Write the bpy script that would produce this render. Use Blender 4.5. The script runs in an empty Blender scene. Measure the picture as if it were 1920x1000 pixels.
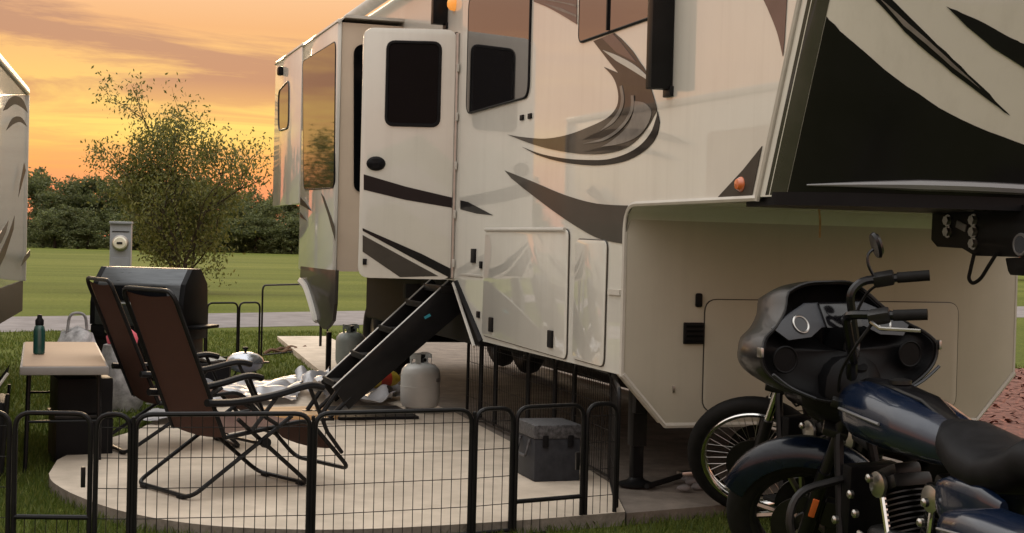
import bpy, bmesh, math, random
import numpy as np
from mathutils import Vector, Matrix, Euler, noise as mnoise
random.seed(7)
rng = np.random.default_rng(11)
scn = bpy.context.scene
col = scn.collection
R_ = math.radians

# ------------------------------------------------------------------ camera
F = 2718.4                                   # focal length in pixels of a 1920 px wide picture
C = Vector((-2.9284, -7.0559, 1.3483))
_yaw, _pitch, _roll = .3158, -.0152, .0249
fw = Vector((math.sin(_yaw)*math.cos(_pitch), math.cos(_yaw)*math.cos(_pitch), math.sin(_pitch)))
r0 = Vector((math.cos(_yaw), -math.sin(_yaw), 0)); u0 = r0.cross(fw)
rt = r0*math.cos(_roll) + u0*math.sin(_roll)
up = u0*math.cos(_roll) - r0*math.sin(_roll)
cd = bpy.data.cameras.new('camera'); cam = bpy.data.objects.new('camera', cd); col.objects.link(cam)
cd.sensor_width = 36; cd.lens = 36*F/1920; cd.clip_start = .1; cd.clip_end = 2000
M = Matrix((rt, up, -fw)).transposed().to_4x4(); M.translation = C
cam.matrix_world = M
scn.camera = cam

# ------------------------------------------------------------------ world: dusk sky with streaky cloud
SUN_AZ, SUN_EL = R_(5), R_(12)             # azimuth measured from +Y towards +X
w = bpy.data.worlds.new('World'); scn.world = w; w.use_nodes = True
nt = w.node_tree; nt.nodes.clear()
def nd(t, typ, **k):
    n = t.nodes.new(typ)
    for a, b in k.items(): setattr(n, a, b)
    return n
def ramp(t, fac, stops):
    n = nd(t, 'ShaderNodeValToRGB'); e = n.color_ramp.elements
    while len(e) < len(stops): e.new(.5)
    for el, (p, c) in zip(e, stops): el.position = p; el.color = (*c, 1) if len(c) == 3 else c
    t.links.new(fac, n.inputs[0]); return n.outputs[0]
def mth(t, op, a, b=None, clamp=False):
    n = nd(t, 'ShaderNodeMath', operation=op, use_clamp=clamp)
    for i, v in enumerate((a, b)):
        if v is None: continue
        if isinstance(v, (int, float)): n.inputs[i].default_value = v
        else: t.links.new(v, n.inputs[i])
    return n.outputs[0]
def mixc(t, fac, a, b, mode='MIX'):
    n = nd(t, 'ShaderNodeMix', data_type='RGBA', blend_type=mode)
    for s, v in ((n.inputs[0], fac), (n.inputs[6], a), (n.inputs[7], b)):
        if isinstance(v, (int, float)): s.default_value = v
        elif isinstance(v, tuple): s.default_value = (*v, 1)
        else: t.links.new(v, s)
    return n.outputs[2]
tc = nd(nt, 'ShaderNodeTexCoord')
sep = nd(nt, 'ShaderNodeSeparateXYZ'); nt.links.new(tc.outputs['Generated'], sep.inputs[0])
X_, Y_, Z_ = sep.outputs
zc = mth(nt, 'MAXIMUM', Z_, 0.0)
# clear part of the sky by elevation
clear = ramp(nt, zc, [(0, (.42, .11, .062)), (.030, (.46, .125, .055)), (.050, (.50, .21, .050)), (.070, (.52, .35, .075)), (.10, (.48, .285, .080)),
                      (.14, (.42, .215, .090)), (.28, (.55, .44, .32)), (.6, (.92, .89, .84)), (1, (1.06, 1.05, 1.03))])
cloudc = ramp(nt, zc, [(0, (.40, .12, .060)), (.045, (.44, .17, .06)), (.075, (.40, .18, .060)), (.105, (.27, .130, .070)), (.16, (.26, .138, .085)),
                       (.35, (.48, .41, .35)), (1, (.93, .92, .91))])
# planar cloud projection: directions divided by height give long low streaks near the horizon
den = mth(nt, 'ADD', zc, .045)
cx = mth(nt, 'DIVIDE', X_, den); cy = mth(nt, 'DIVIDE', Y_, den)
cmb = nd(nt, 'ShaderNodeCombineXYZ'); nt.links.new(cx, cmb.inputs[0]); nt.links.new(cy, cmb.inputs[1])
mp = nd(nt, 'ShaderNodeMapping'); mp.inputs['Scale'].default_value = (.42, .66, 1); mp.inputs['Rotation'].default_value = (0, 0, R_(12))
mp.inputs['Location'].default_value = (2.3, .35, 0)
nt.links.new(cmb.outputs[0], mp.inputs[0])
n1 = nd(nt, 'ShaderNodeTexNoise'); n1.inputs['Scale'].default_value = 1.0; n1.inputs['Detail'].default_value = 9; n1.inputs['Roughness'].default_value = .64
n1.inputs['Distortion'].default_value = .9
nt.links.new(mp.outputs[0], n1.inputs['Vector'])
cf = ramp(nt, n1.outputs[0], [(.41, (0, 0, 0)), (.54, (1, 1, 1))])
hi = ramp(nt, zc, [(.0, (.5, .5, .5)), (.05, (.6, .6, .6)), (.075, (.5, .5, .5)), (.105, (1, 1, 1))])
cfac = mth(nt, 'MULTIPLY', cf, hi)
sky = mixc(nt, cfac, clear, cloudc)
# away from the afterglow the low sky turns to grey pink
azd = mth(nt, 'ADD', mth(nt, 'MULTIPLY', X_, math.sin(SUN_AZ)), mth(nt, 'MULTIPLY', Y_, math.cos(SUN_AZ)))
away = ramp(nt, mth(nt, 'MULTIPLY_ADD', azd, .5) if False else mth(nt, 'ADD', mth(nt, 'MULTIPLY', azd, .5), .5),
            [(.25, (1, 1, 1)), (.85, (0, 0, 0))])
low = ramp(nt, zc, [(.1, (1, 1, 1)), (.7, (0, 0, 0))])
dusk = ramp(nt, zc, [(0, (.26, .25, .27)), (.3, (.44, .44, .46)), (1, (1.0, .99, .96))])
sky = mixc(nt, mth(nt, 'MULTIPLY', away, low), sky, dusk)
pink = ramp(nt, zc, [(0, (.40, .15, .09)), (.06, (.54, .24, .13)), (.16, (.48, .25, .155)), (.4, (.55, .48, .42)), (1, (1.0, .97, .92))])
side = ramp(nt, azd, [(.86, (.75, .75, .75)), (.985, (0, 0, 0))])
sky = mixc(nt, mth(nt, 'MULTIPLY', side, low), sky, pink)
st = nd(nt, 'ShaderNodeTexSky'); st.sky_type = 'NISHITA'; st.sun_disc = False
st.sun_elevation = SUN_EL; st.sun_rotation = SUN_AZ
bg1 = nd(nt, 'ShaderNodeBackground'); nt.links.new(sky, bg1.inputs[0]); bg1.inputs[1].default_value = 1.0
bg2 = nd(nt, 'ShaderNodeBackground'); nt.links.new(st.outputs[0], bg2.inputs[0]); bg2.inputs[1].default_value = .0008
ad = nd(nt, 'ShaderNodeAddShader'); nt.links.new(bg1.outputs[0], ad.inputs[0]); nt.links.new(bg2.outputs[0], ad.inputs[1])
wo = nd(nt, 'ShaderNodeOutputWorld'); nt.links.new(ad.outputs[0], wo.inputs[0])
# ------------------------------------------------------------------ low veiled sun
sd = bpy.data.lights.new('sun', 'SUN'); sd.energy = .3; sd.angle = R_(14); sd.color = (1, .72, .45)
sun = bpy.data.objects.new('sun', sd); col.objects.link(sun)
sdir = Vector((math.sin(SUN_AZ)*math.cos(SUN_EL), math.cos(SUN_AZ)*math.cos(SUN_EL), math.sin(SUN_EL)))
sun.rotation_euler = (-sdir).to_track_quat('-Z', 'Y').to_euler(); sun.location = (-20, 60, 20)
vs = scn.view_settings; vs.view_transform = 'Standard'; vs.look = 'None'; vs.exposure = 1.08; vs.gamma = 1; vs.use_curve_mapping = False
scn.render.engine = 'CYCLES'

# ------------------------------------------------------------------ pixel -> place helpers
def ray(px, py): return fw + rt*((px-960)/F) - up*((py-500)/F)
def G(px, py, z=0.): d = ray(px, py); return C + d*((z-C.z)/d.z)
def onX(px, py, x=0.): d = ray(px, py); return C + d*((x-C.x)/d.x)
def onY(px, py, y=0.): d = ray(px, py); return C + d*((y-C.y)/d.y)
def at(px, py, t): return C + ray(px, py)*t

# ------------------------------------------------------------------ materials
MT = {}
def mat(name, c, rough=.5, metal=0., vary=.12, scale=6., bump=0., bscale=None, coat=0., coat_r=.03, coat_ior=1.5, ior=1.5,
        trans=0., alpha=1., emit=None, c2=None, stain=0., stretch=None, sheen=0., streak=0.):
    m = bpy.data.materials.new(name); m.use_nodes = True; t = m.node_tree
    b = t.nodes['Principled BSDF']
    tc = nd(t, 'ShaderNodeTexCoord'); vec = tc.outputs['Object']
    if stretch:
        mp = nd(t, 'ShaderNodeMapping'); mp.inputs['Scale'].default_value = stretch; t.links.new(vec, mp.inputs[0]); vec = mp.outputs[0]
    n = nd(t, 'ShaderNodeTexNoise'); n.inputs['Scale'].default_value = scale; n.inputs['Detail'].default_value = 5; n.inputs['Roughness'].default_value = .6
    t.links.new(vec, n.inputs['Vector'])
    lo = tuple(x*(1-vary) for x in c); hi_ = tuple(min(1, x*(1+vary)) for x in (c2 or c))
    cc = ramp(t, n.outputs[0], [(.3, lo), (.7, hi_)])
    if stain:
        n2 = nd(t, 'ShaderNodeTexNoise'); n2.inputs['Scale'].default_value = scale*.23; n2.inputs['Detail'].default_value = 8; n2.inputs['Roughness'].default_value = .7
        t.links.new(vec, n2.inputs['Vector'])
        f_ = ramp(t, n2.outputs[0], [(.48, (0, 0, 0)), (.72, (stain,)*3)])
        cc = mixc(t, f_, cc, tuple(x*.55 for x in c))
    if streak:
        mq = nd(t, 'ShaderNodeMapping'); mq.inputs['Scale'].default_value = (7, 7, .35); t.links.new(tc.outputs['Object'], mq.inputs[0])
        n4 = nd(t, 'ShaderNodeTexNoise'); n4.inputs['Scale'].default_value = 1.3; n4.inputs['Detail'].default_value = 6; n4.inputs['Roughness'].default_value = .7
        t.links.new(mq.outputs[0], n4.inputs['Vector'])
        cc = mixc(t, ramp(t, n4.outputs[0], [(.5, (0, 0, 0)), (.75, (streak,)*3)]), cc, (.22, .20, .16))
    t.links.new(cc, b.inputs['Base Color'])
    rr = mth(t, 'ADD', mth(t, 'MULTIPLY', n.outputs[0], .16 if rough > .2 else .04), max(0, rough-(.08 if rough > .2 else .02)))
    t.links.new(rr, b.inputs['Roughness'])
    b.inputs['Metallic'].default_value = metal; b.inputs['IOR'].default_value = ior
    b.inputs['Coat Weight'].default_value = coat; b.inputs['Coat Roughness'].default_value = coat_r; b.inputs['Coat IOR'].default_value = coat_ior
    b.inputs['Transmission Weight'].default_value = trans; b.inputs['Alpha'].default_value = alpha
    if sheen: b.inputs['Sheen Weight'].default_value = sheen
    if emit: b.inputs['Emission Color'].default_value = (*emit[0], 1); b.inputs['Emission Strength'].default_value = emit[1]
    if bump:
        n3 = nd(t, 'ShaderNodeTexNoise'); n3.inputs['Scale'].default_value = bscale or scale*8; n3.inputs['Detail'].default_value = 4
        t.links.new(vec, n3.inputs['Vector'])
        bp = nd(t, 'ShaderNodeBump'); bp.inputs['Strength'].default_value = bump; bp.inputs['Distance'].default_value = .01
        t.links.new(n3.outputs[0], bp.inputs['Height']); t.links.new(bp.outputs[0], b.inputs['Normal'])
    MT[name] = m; return m
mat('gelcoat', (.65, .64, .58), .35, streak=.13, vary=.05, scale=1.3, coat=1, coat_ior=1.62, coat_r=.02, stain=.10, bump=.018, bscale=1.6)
mat('gelcoat_shaded', (.44, .415, .345), .4, streak=.10, vary=.06, scale=1.5, coat=.12, coat_r=.25, ior=1.3, stain=.14, bump=.02, bscale=2)  # same gelcoat, darker base colour holds the shade under the overhang
mat('trim_white', (.50, .48, .43), .5, vary=.08, coat=.2)
mat('slide_warm_lit', (.60, .50, .39), .45, vary=.05, scale=2, coat=.5, coat_r=.1)  # peach base colour holds the warm light on the slide end wall
mat('decal_taupe', (.040, .032, .026), .5, vary=.4, scale=3.5, coat=.45, coat_ior=1.5, coat_r=.02, ior=1.2)
mat('decal_light', (.17, .155, .14), .5, vary=.4, scale=5, coat=.45, coat_ior=1.5, coat_r=.02, ior=1.2)
mat('decal_black', (.007, .007, .008), .5, vary=.2, coat=.25, coat_r=.05, ior=1.2)
mat('decal_mauve', (.13, .085, .075), .5, vary=.15, coat=.5, coat_ior=1.5, coat_r=.02, ior=1.2)
mat('decal_grey', (.050, .045, .038), .5, vary=.15, coat=.3, coat_r=.1, ior=1.2)
mat('band_brown', (.050, .042, .030), .7, vary=.1, ior=1.2)
mat('cap_black', (.006, .006, .006), .4, vary=.3, scale=2, coat=.12, coat_r=.15, ior=1.3)
mat('cap_taupe', (.040, .036, .034), .24, vary=.3, scale=2.5, coat=1, coat_r=.05)
mat('tinted_glass', (.010, .010, .011), .03, vary=.1, ior=2.7)
mat('dark_glass', (.003, .0035, .0045), .1, vary=.1, ior=1.16)
mat('black_plastic', (.007, .007, .008), .45, vary=.2, ior=1.22)
mat('black_steel', (.008, .008, .0085), .42, vary=.25, scale=9, coat=.1, ior=1.22)
mat('chassis', (.016, .015, .014), .6, vary=.3, scale=7, ior=1.22)
mat('chrome', (.78, .78, .77), .12, 1, vary=.05)
mat('brushed', (.42, .41, .39), .32, 1, vary=.12, scale=14)
mat('rubber', (.010, .010, .010), .62, vary=.25, scale=30, ior=1.22)
mat('amber', (.62, .14, .03), .2, vary=.1, coat=1)
mat('amber_lamp', (.6, .25, .06), .3, emit=((1, .36, .06), .3))
mat('concrete', (.49, .41, .32), .85, vary=.15, scale=3.4, bump=.3, bscale=90, stain=.5, c2=(.53, .45, .36))
mat('dirt_pad', (.17, .14, .115), .95, vary=.35, scale=5, bump=.6, bscale=60, stain=.4)
mat('concrete_edge', (.17, .15, .125), .9, vary=.3, scale=12, bump=.5, bscale=70)
mat('wire', (.018, .017, .016), .5, vary=.2, ior=1.22)
mat('sling_brown', (.085, .038, .026), .75, vary=.12, scale=40, bump=.25, bscale=900)
mat('sling_seat', (.17, .085, .066), .7, vary=.12, scale=40, bump=.25, bscale=900)
mat('tank_white', (.60, .60, .57), .35, vary=.06, scale=6, stain=.25, coat=.2)
mat('tank_grey', (.26, .29, .28), .4, vary=.1, scale=8, stain=.3)
mat('cooler_body', (.030, .032, .037), .5, vary=.25, scale=20, ior=1.22)
mat('cooler_lid', (.050, .050, .054), .55, vary=.85, scale=45, bump=.4, bscale=60)
mat('table_top', (.36, .25, .17), .7, vary=.06, scale=8)
mat('table_edge', (.20, .19, .18), .5, vary=.1)
mat('grey_paint', (.24, .26, .28), .45, vary=.1, scale=8)
mat('meter_glass', (.66, .64, .52), .15, vary=.08)
mat('grill_hood', (.085, .09, .095), .30, .55, vary=.2, scale=6, stretch=(1, 1, 8))
mat('grill_highlight', (.30, .25, .21), .3, .5, vary=.15, scale=6)  # lit top of the grill hood, put into the colour
mat('kettle_blue', (.15, .18, .27), .18, vary=.1, coat=1)
mat('kettle_shine', (.5, .52, .56), .2, .8, vary=.08)
mat('bottle_green', (.012, .065, .055), .3, vary=.1, coat=.5)
mat('plastic_sheet', (.32, .315, .33), .3, vary=.2, scale=7, trans=.15)
mat('bag_grey', (.30, .29, .29), .6, vary=.5, scale=14)
mat('bag_pink', (.80, .13, .18), .6, vary=.12)
mat('bag_print', (.34, .33, .33), .6, vary=.75, scale=11)
mat('yellow_bag', (.55, .40, .05), .5, vary=.25, scale=12)
mat('red_print', (.45, .05, .03), .5, vary=.2)
mat('wood', (.46, .29, .15), .65, vary=.22, scale=5, stretch=(1, 8, 8), bump=.2)
mat('bike_blue', (.0032, .0085, .024), .25, vary=.2, coat=.5, coat_r=.04)
mat('bike_black', (.004, .004, .005), .35, vary=.2, coat=.3, coat_r=.08, ior=1.3)
mat('inner_fairing', (.004, .004, .0045), .45, vary=.3, scale=20, ior=1.22)
mat('dash_grey', (.032, .035, .041), .45, .1, vary=.1)
mat('leather', (.010, .010, .011), .5, vary=.25, scale=20, bump=.2, bscale=300, ior=1.22)
mat('engine_dark', (.018, .0175, .0175), .42, .5, vary=.3, scale=12)
mat('gravel', (.175, .16, .158), .95, vary=.3, scale=2.2, bump=.5, bscale=40)
mat('mulch', (.13, .045, .030), .9, vary=.5, scale=22, bump=.8, bscale=40)
mat('mulch_chip', (.19, .075, .050), .85, vary=.4, scale=9)
mat('bark', (.050, .036, .024), .9, vary=.3, scale=10, bump=.5)
mat('cardboard', (.42, .27, .15), .8, vary=.1)
mat('board_edge', (.62, .38, .18), .7, vary=.15)
mat('teal', (.03, .25, .32), .4, vary=.05)
mat('silver_print', (.20, .20, .205), .4, .4, vary=.05)
mat('screen', (.004, .004, .005), .1, vary=.1)
mat('orange_reflector', (.55, .12, .03), .25, vary=.1, coat=1)
mat('brown_leaf', (.13, .07, .04), .9, vary=.4)
mat('pale_fabric', (.5, .48, .44), .7, vary=.1)

def leaf_mat(name, c1, c2, c3):
    m = bpy.data.materials.new(name); m.use_nodes = True; t = m.node_tree; b = t.nodes['Principled BSDF']
    g = nd(t, 'ShaderNodeNewGeometry')
    cc = ramp(t, g.outputs['Random Per Island'], [(0, c1), (.5, c2), (1, c3)])
    oi = nd(t, 'ShaderNodeObjectInfo')
    cc = mixc(t, mth(t, 'MULTIPLY', oi.outputs['Random'], .35), cc, (.075, .085, .03))
    t.links.new(cc, b.inputs['Base Color']); b.inputs['Roughness'].default_value = .6
    tr = nd(t, 'ShaderNodeBsdfTranslucent'); t.links.new(cc, tr.inputs[0])
    mx = nd(t, 'ShaderNodeMixShader'); mx.inputs[0].default_value = .42
    t.links.new(b.outputs[0], mx.inputs[1]); t.links.new(tr.outputs[0], mx.inputs[2])
    t.links.new(mx.outputs[0], t.nodes['Material Output'].inputs[0]); MT[name] = m
leaf_mat('leaf_olive', (.070, .085, .018), (.155, .160, .034), (.26, .235, .060))
leaf_mat('leaf_wood', (.060, .080, .030), (.125, .150, .052), (.21, .23, .085))
leaf_mat('grass_blade', (.058, .095, .012), (.095, .130, .018), (.16, .175, .034))

def grass_mat():
    m = bpy.data.materials.new('grass'); m.use_nodes = True; t = m.node_tree; b = t.nodes['Principled BSDF']
    tc = nd(t, 'ShaderNodeTexCoord'); v = tc.outputs['Object']
    def noise(sc, det=5, st_=None):
        n = nd(t, 'ShaderNodeTexNoise'); n.inputs['Scale'].default_value = sc; n.inputs['Detail'].default_value = det; n.inputs['Roughness'].default_value = .65
        if st_:
            mp = nd(t, 'ShaderNodeMapping'); mp.inputs['Scale'].default_value = st_; mp.inputs['Rotation'].default_value = (0, 0, R_(-9)); t.links.new(v, mp.inputs[0]); t.links.new(mp.outputs[0], n.inputs['Vector'])
        else: t.links.new(v, n.inputs['Vector'])
        return n.outputs[0]
    near = ramp(t, noise(2.6), [(.3, (.064, .088, .016)), (.7, (.11, .130, .026))])
    far = ramp(t, noise(1, 6, (.02, .22, 1)), [(.36, (.082, .102, .016)), (.5, (.115, .136, .022)), (.64, (.150, .164, .032))])
    sp = nd(t, 'ShaderNodeSeparateXYZ'); t.links.new(v, sp.inputs[0])
    f_ = ramp(t, mth(t, 'DIVIDE', sp.outputs[1], 60.), [(.05, (0, 0, 0)), (.45, (1, 1, 1))])
    cc = mixc(t, f_, near, far)
    cl = ramp(t, noise(14, 4), [(.35, (.62, .62, .62)), (.65, (1.1, 1.1, 1.1))])
    cc = mixc(t, 1., cc, cl, 'MULTIPLY')
    t.links.new(cc, b.inputs['Base Color']); b.inputs['Roughness'].default_value = .9; b.inputs['Specular IOR Level'].default_value = .08
    bp = nd(t, 'ShaderNodeBump'); bp.inputs['Strength'].default_value = .6; bp.inputs['Distance'].default_value = .03
    t.links.new(noise(40, 4), bp.inputs['Height']); t.links.new(bp.outputs[0], b.inputs['Normal'])
    MT['grass'] = m
grass_mat()

# ------------------------------------------------------------------ building helpers
def tag(o, label=None, cat=None, group=None, kind=None):
    for k, v in (('label', label), ('category', cat), ('group', group), ('kind', kind)):
        if v: o[k] = v
    return o
def thing(name, label, cat, loc=(0, 0, 0), rz=0., group=None, mw=None):
    o = bpy.data.objects.new(name, None); col.objects.link(o); o.empty_display_size = .2
    if mw is not None: o.matrix_world = mw
    else: o.location = loc; o.rotation_euler = (0, 0, rz)
    return tag(o, label, cat, group)
def obj(name, bm, m, parent=None, smooth=38, xf=None, kind=None, label=None, recalc=True):
    if xf is not None: bm.transform(xf)
    if recalc: bmesh.ops.recalc_face_normals(bm, faces=bm.faces)
    me = bpy.data.meshes.new(name); bm.to_mesh(me); bm.free()
    me.materials.append(MT[m] if isinstance(m, str) else m)
    if smooth:
        me.polygons.foreach_set('use_smooth', [True]*len(me.polygons)); me.set_sharp_from_angle(angle=R_(smooth))
    o = bpy.data.objects.new(name, me); col.objects.link(o)
    if parent is not None: o.parent = parent
    return tag(o, label, None, None, kind)
def npobj(name, V, Fc, m, parent=None, kind=None):
    me = bpy.data.meshes.new(name); me.from_pydata([tuple(v) for v in V], [], [tuple(f) for f in Fc]); me.materials.append(MT[m])
    o = bpy.data.objects.new(name, me); col.objects.link(o)
    if parent is not None: o.parent = parent
    return tag(o, kind=kind)
def B(): return bmesh.new()
def box(bm, c, s, bevel=0., rot=None, seg=2):
    r = bmesh.ops.create_cube(bm, size=1); vs_ = r['verts']
    mtx = Matrix.Translation(c) @ (rot.to_4x4() if rot is not None else Matrix()) @ Matrix.Diagonal((*s, 1))
    bmesh.ops.transform(bm, matrix=mtx, verts=vs_)
    if bevel:
        es = list({e for v in vs_ for e in v.link_edges})
        bmesh.ops.bevel(bm, geom=es, offset=bevel, segments=seg, affect='EDGES', profile=.6)
    return bm
def tube(bm, pts, r, n=8, closed=False, cap=True, rad=None):
    pts = [Vector(p) for p in pts]; k = len(pts); rings = []; prev = None
    for i, p in enumerate(pts):
        a = pts[(i-1) % k] if (closed or i > 0) else p; b = pts[(i+1) % k] if (closed or i < k-1) else p
        t = (b-a).normalized()
        if prev is None:
            s = t.cross(Vector((0, 0, 1)))
            if s.length < .05: s = t.cross(Vector((0, 1, 0)))
            s.normalize()
        else:
            s = prev - t*prev.dot(t)
            if s.length < 1e-4: s = t.cross(Vector((0, 1, 0)))
            s.normalize()
        prev = s; q = t.cross(s); rr = rad[i] if rad else r
        rings.append([bm.verts.new(p + (s*math.cos(2*math.pi*j/n) + q*math.sin(2*math.pi*j/n))*rr) for j in range(n)])
    for i in range(k if closed else k-1):
        A, D = rings[i], rings[(i+1) % k]
        for j in range(n): bm.faces.new((A[j], A[(j+1) % n], D[(j+1) % n], D[j]))
    if cap and not closed:
        bm.faces.new(rings[0][::-1]); bm.faces.new(rings[-1])
    return bm
def smoothpath(pts, r=.08, seg=5):
    """round the corners of a polyline"""
    pts = [Vector(p) for p in pts]; out = [pts[0]]
    for i in range(1, len(pts)-1):
        p, a, b = pts[i], pts[i-1], pts[i+1]
        la, lb = (a-p).length, (b-p).length; d = min(r, la*.48, lb*.48)
        s, e = p+(a-p).normalized()*d, p+(b-p).normalized()*d
        for j in range(seg+1):
            t = j/seg; out.append(s*(1-t)**2 + p*2*t*(1-t) + e*t*t)
    out.append(pts[-1]); return out
def lathe(bm, prof, n=24, c=(0, 0, 0), axis='Z', cap=True):
    c = Vector(c); rings = []
    for (r, z) in prof:
        ring = []
        for j in range(n):
            a = 2*math.pi*j/n; x, y = r*math.cos(a), r*math.sin(a)
            v = Vector((x, y, z)) if axis == 'Z' else (Vector((z, x, y)) if axis == 'X' else Vector((x, z, y)))
            ring.append(bm.verts.new(c+v))
        rings.append(ring)
    for A, D in zip(rings, rings[1:]):
        for j in range(n): bm.faces.new((A[j], A[(j+1) % n], D[(j+1) % n], D[j]))
    if cap:
        if prof[0][0] > 1e-5: bm.faces.new(rings[0][::-1])
        if prof[-1][0] > 1e-5: bm.faces.new(rings[-1])
    return bm
def ring(bm, c, R, r, axis='Y', n=40, m=8, sx=1.):
    """torus"""
    c = Vector(c); rs = []
    for i in range(n):
        a = 2*math.pi*i/n; row = []
        for j in range(m):
            b = 2*math.pi*j/m; rr = R + r*math.cos(b); h = r*math.sin(b)*sx
            x, y = rr*math.cos(a), rr*math.sin(a)
            v = {'Y': Vector((x, h, y)), 'X': Vector((h, x, y)), 'Z': Vector((x, y, h))}[axis]
            row.append(bm.verts.new(c+v))
        rs.append(row)
    for i in range(n):
        A, D = rs[i], rs[(i+1) % n]
        for j in range(m): bm.faces.new((A[j], A[(j+1) % m], D[(j+1) % m], D[j]))
    return bm
def prism(bm, pts, off, bevel=0.):
    """polygon (3D points) pushed along off"""
    off = Vector(off); pts = [Vector(p) for p in pts]
    a = [bm.verts.new(p) for p in pts]; b = [bm.verts.new(p+off) for p in pts]; k = len(pts)
    fs = [bm.faces.new(a), bm.faces.new(b[::-1])]
    for i in range(k): fs.append(bm.faces.new((a[i], b[i], b[(i+1) % k], a[(i+1) % k])))
    if bevel:
        bmesh.ops.recalc_face_normals(bm, faces=fs)
        bmesh.ops.bevel(bm, geom=[e for e in {e for f_ in fs for e in f_.edges}], offset=bevel, segments=2, affect='EDGES', profile=.6)
    return bm
def loft(bm, secs, n=20, p=2.3, cap=True):
    """superellipse sections along x: (x, zc, half width, half height[, yc])"""
    rings = []
    for s in secs:
        x, z, hw, hh = s[:4]; yc = s[4] if len(s) > 4 else 0; row = []
        for j in range(n):
            a = 2*math.pi*j/n; ca, sa = math.cos(a), math.sin(a)
            row.append(bm.verts.new((x, yc+hw*math.copysign(abs(ca)**(2/p), ca), z+hh*math.copysign(abs(sa)**(2/p), sa))))
        rings.append(row)
    for A, D in zip(rings, rings[1:]):
        for j in range(n): bm.faces.new((A[j], A[(j+1) % n], D[(j+1) % n], D[j]))
    if cap: bm.faces.new(rings[0][::-1]); bm.faces.new(rings[-1])
    return bm
def catmull(pts, seg=6, closed=False):
    pts = [Vector(p) for p in pts]; k = len(pts); out = []
    for i in range(k if closed else k-1):
        if closed: p0, p1, p2, p3 = (pts[(i+j-1) % k] for j in range(4))
        else: p0, p1, p2, p3 = pts[max(i-1, 0)], pts[i], pts[i+1], pts[min(i+2, k-1)]
        for j in range(seg):
            t = j/seg
            out.append(.5*((2*p1)+(p2-p0)*t+(2*p0-5*p1+4*p2-p3)*t*t+(3*p1-p0-3*p2+p3)*t**3))
    if not closed: out.append(pts[-1])
    return out
def rrect(w_, h_, r, seg=5):
    """rounded rectangle outline as (u, v) centred on 0"""
    out = []
    for cx_, cy_, a0 in ((w_/2-r, h_/2-r, 0), (-w_/2+r, h_/2-r, 90), (-w_/2+r, -h_/2+r, 180), (w_/2-r, -h_/2+r, 270)):
        for j in range(seg+1):
            a = R_(a0+90*j/seg); out.append((cx_+r*math.cos(a), cy_+r*math.sin(a)))
    return out

# ================================================================== SETTING
def poly_sheet(name, pts, z0, z1, m):
    bm = B(); prism(bm, [(x, y, z1) for x, y in pts], (0, 0, z0-z1)); return tag(obj(name, bm, m, smooth=0), kind='structure')
GZ = -.07
bm = B(); bmesh.ops.create_grid(bm, x_segments=2, y_segments=2, size=700); bm.transform(Matrix.Translation((0, 0, GZ)))
tag(obj('grass_ground', bm, 'grass', smooth=0), kind='structure')
PAD = [(-2.85, 1.45), (-2.83, 1.15), (-2.72, .72), (-2.52, .24), (-2.22, -.14), (-1.86, -.34), (-1.4, -.42), (-.65, -.35), (-.06, -.235), (.20, .6), (.265, 1.157), (.165, 2.36), (.25, 4.1),
       (.10, 6.99), (-.22, 6.99), (-.42, 6.95), (-1.25, 6.62), (-1.7, 5.2), (-2.24, 3.3), (-2.62, 2.55), (-2.80, 1.95)]
PADS = [(v.x, v.y) for v in catmull([(x, y, 0) for x, y in PAD[:9]], 5)] + PAD[9:]
bm = B(); prism(bm, [(x, y, 0) for x, y in PADS], (0, 0, -.12))
o = tag(obj('concrete_pad', bm, 'concrete', smooth=0), kind='structure')
o.data.materials.append(MT['concrete_edge'])
for p in o.data.polygons:
    if abs(p.normal.z) < .5: p.material_index = 1
DIRT = [(-.05, -.232), (.48, -.12), (2.6, .33), (3.0, .6), (3.0, 12.0), (.92, 12.0), (.64, 6.99), (.11, 6.99), (.26, 4.1), (.175, 2.36), (.275, 1.157), (.21, .6)]
poly_sheet('camper_pad', DIRT, -.12, -.008, 'dirt_pad')
SLAB = [(-.20, 7.0), (.62, 7.0), (.95, 13.1), (.24, 13.05)]
poly_sheet('concrete_slab', SLAB, -.12, -.004, 'concrete')
road = [(-60, -11), (-30, 2.6), (-12, 10.8), (-2.7, 14.9), (4, 17.6), (14, 20.5), (40, 26), (90, 34), (90, 41), (40, 32), (14, 25.5), (4, 22.0), (-2.7, 18.8), (-12, 14.7), (-30, 7.4), (-60, -6)]
poly_sheet('gravel_road', road, GZ-.05, GZ+.006, 'gravel')
poly_sheet('bounce_gravel', [(-60, -30), (60, -22), (60, -9.5), (14, -7.2), (5, -6.2), (-8, -6.4), (-60, -14)], GZ-.05, GZ+.006, 'gravel')  # unseen gravel behind the camera, added to neutralise green bounce light
MUL = [(3.9, 1.2), (7.5, 2.2), (9.5, 5.0), (8.6, 8.2), (6.0, 8.4), (4.3, 6.2), (3.7, 3.6)]
MULS = [(v.x, v.y) for v in catmull([(x, y, 0) for x, y in MUL], 4, True)]
poly_sheet('mulch_bed', MULS, GZ-.05, GZ+.035, 'mulch')

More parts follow.
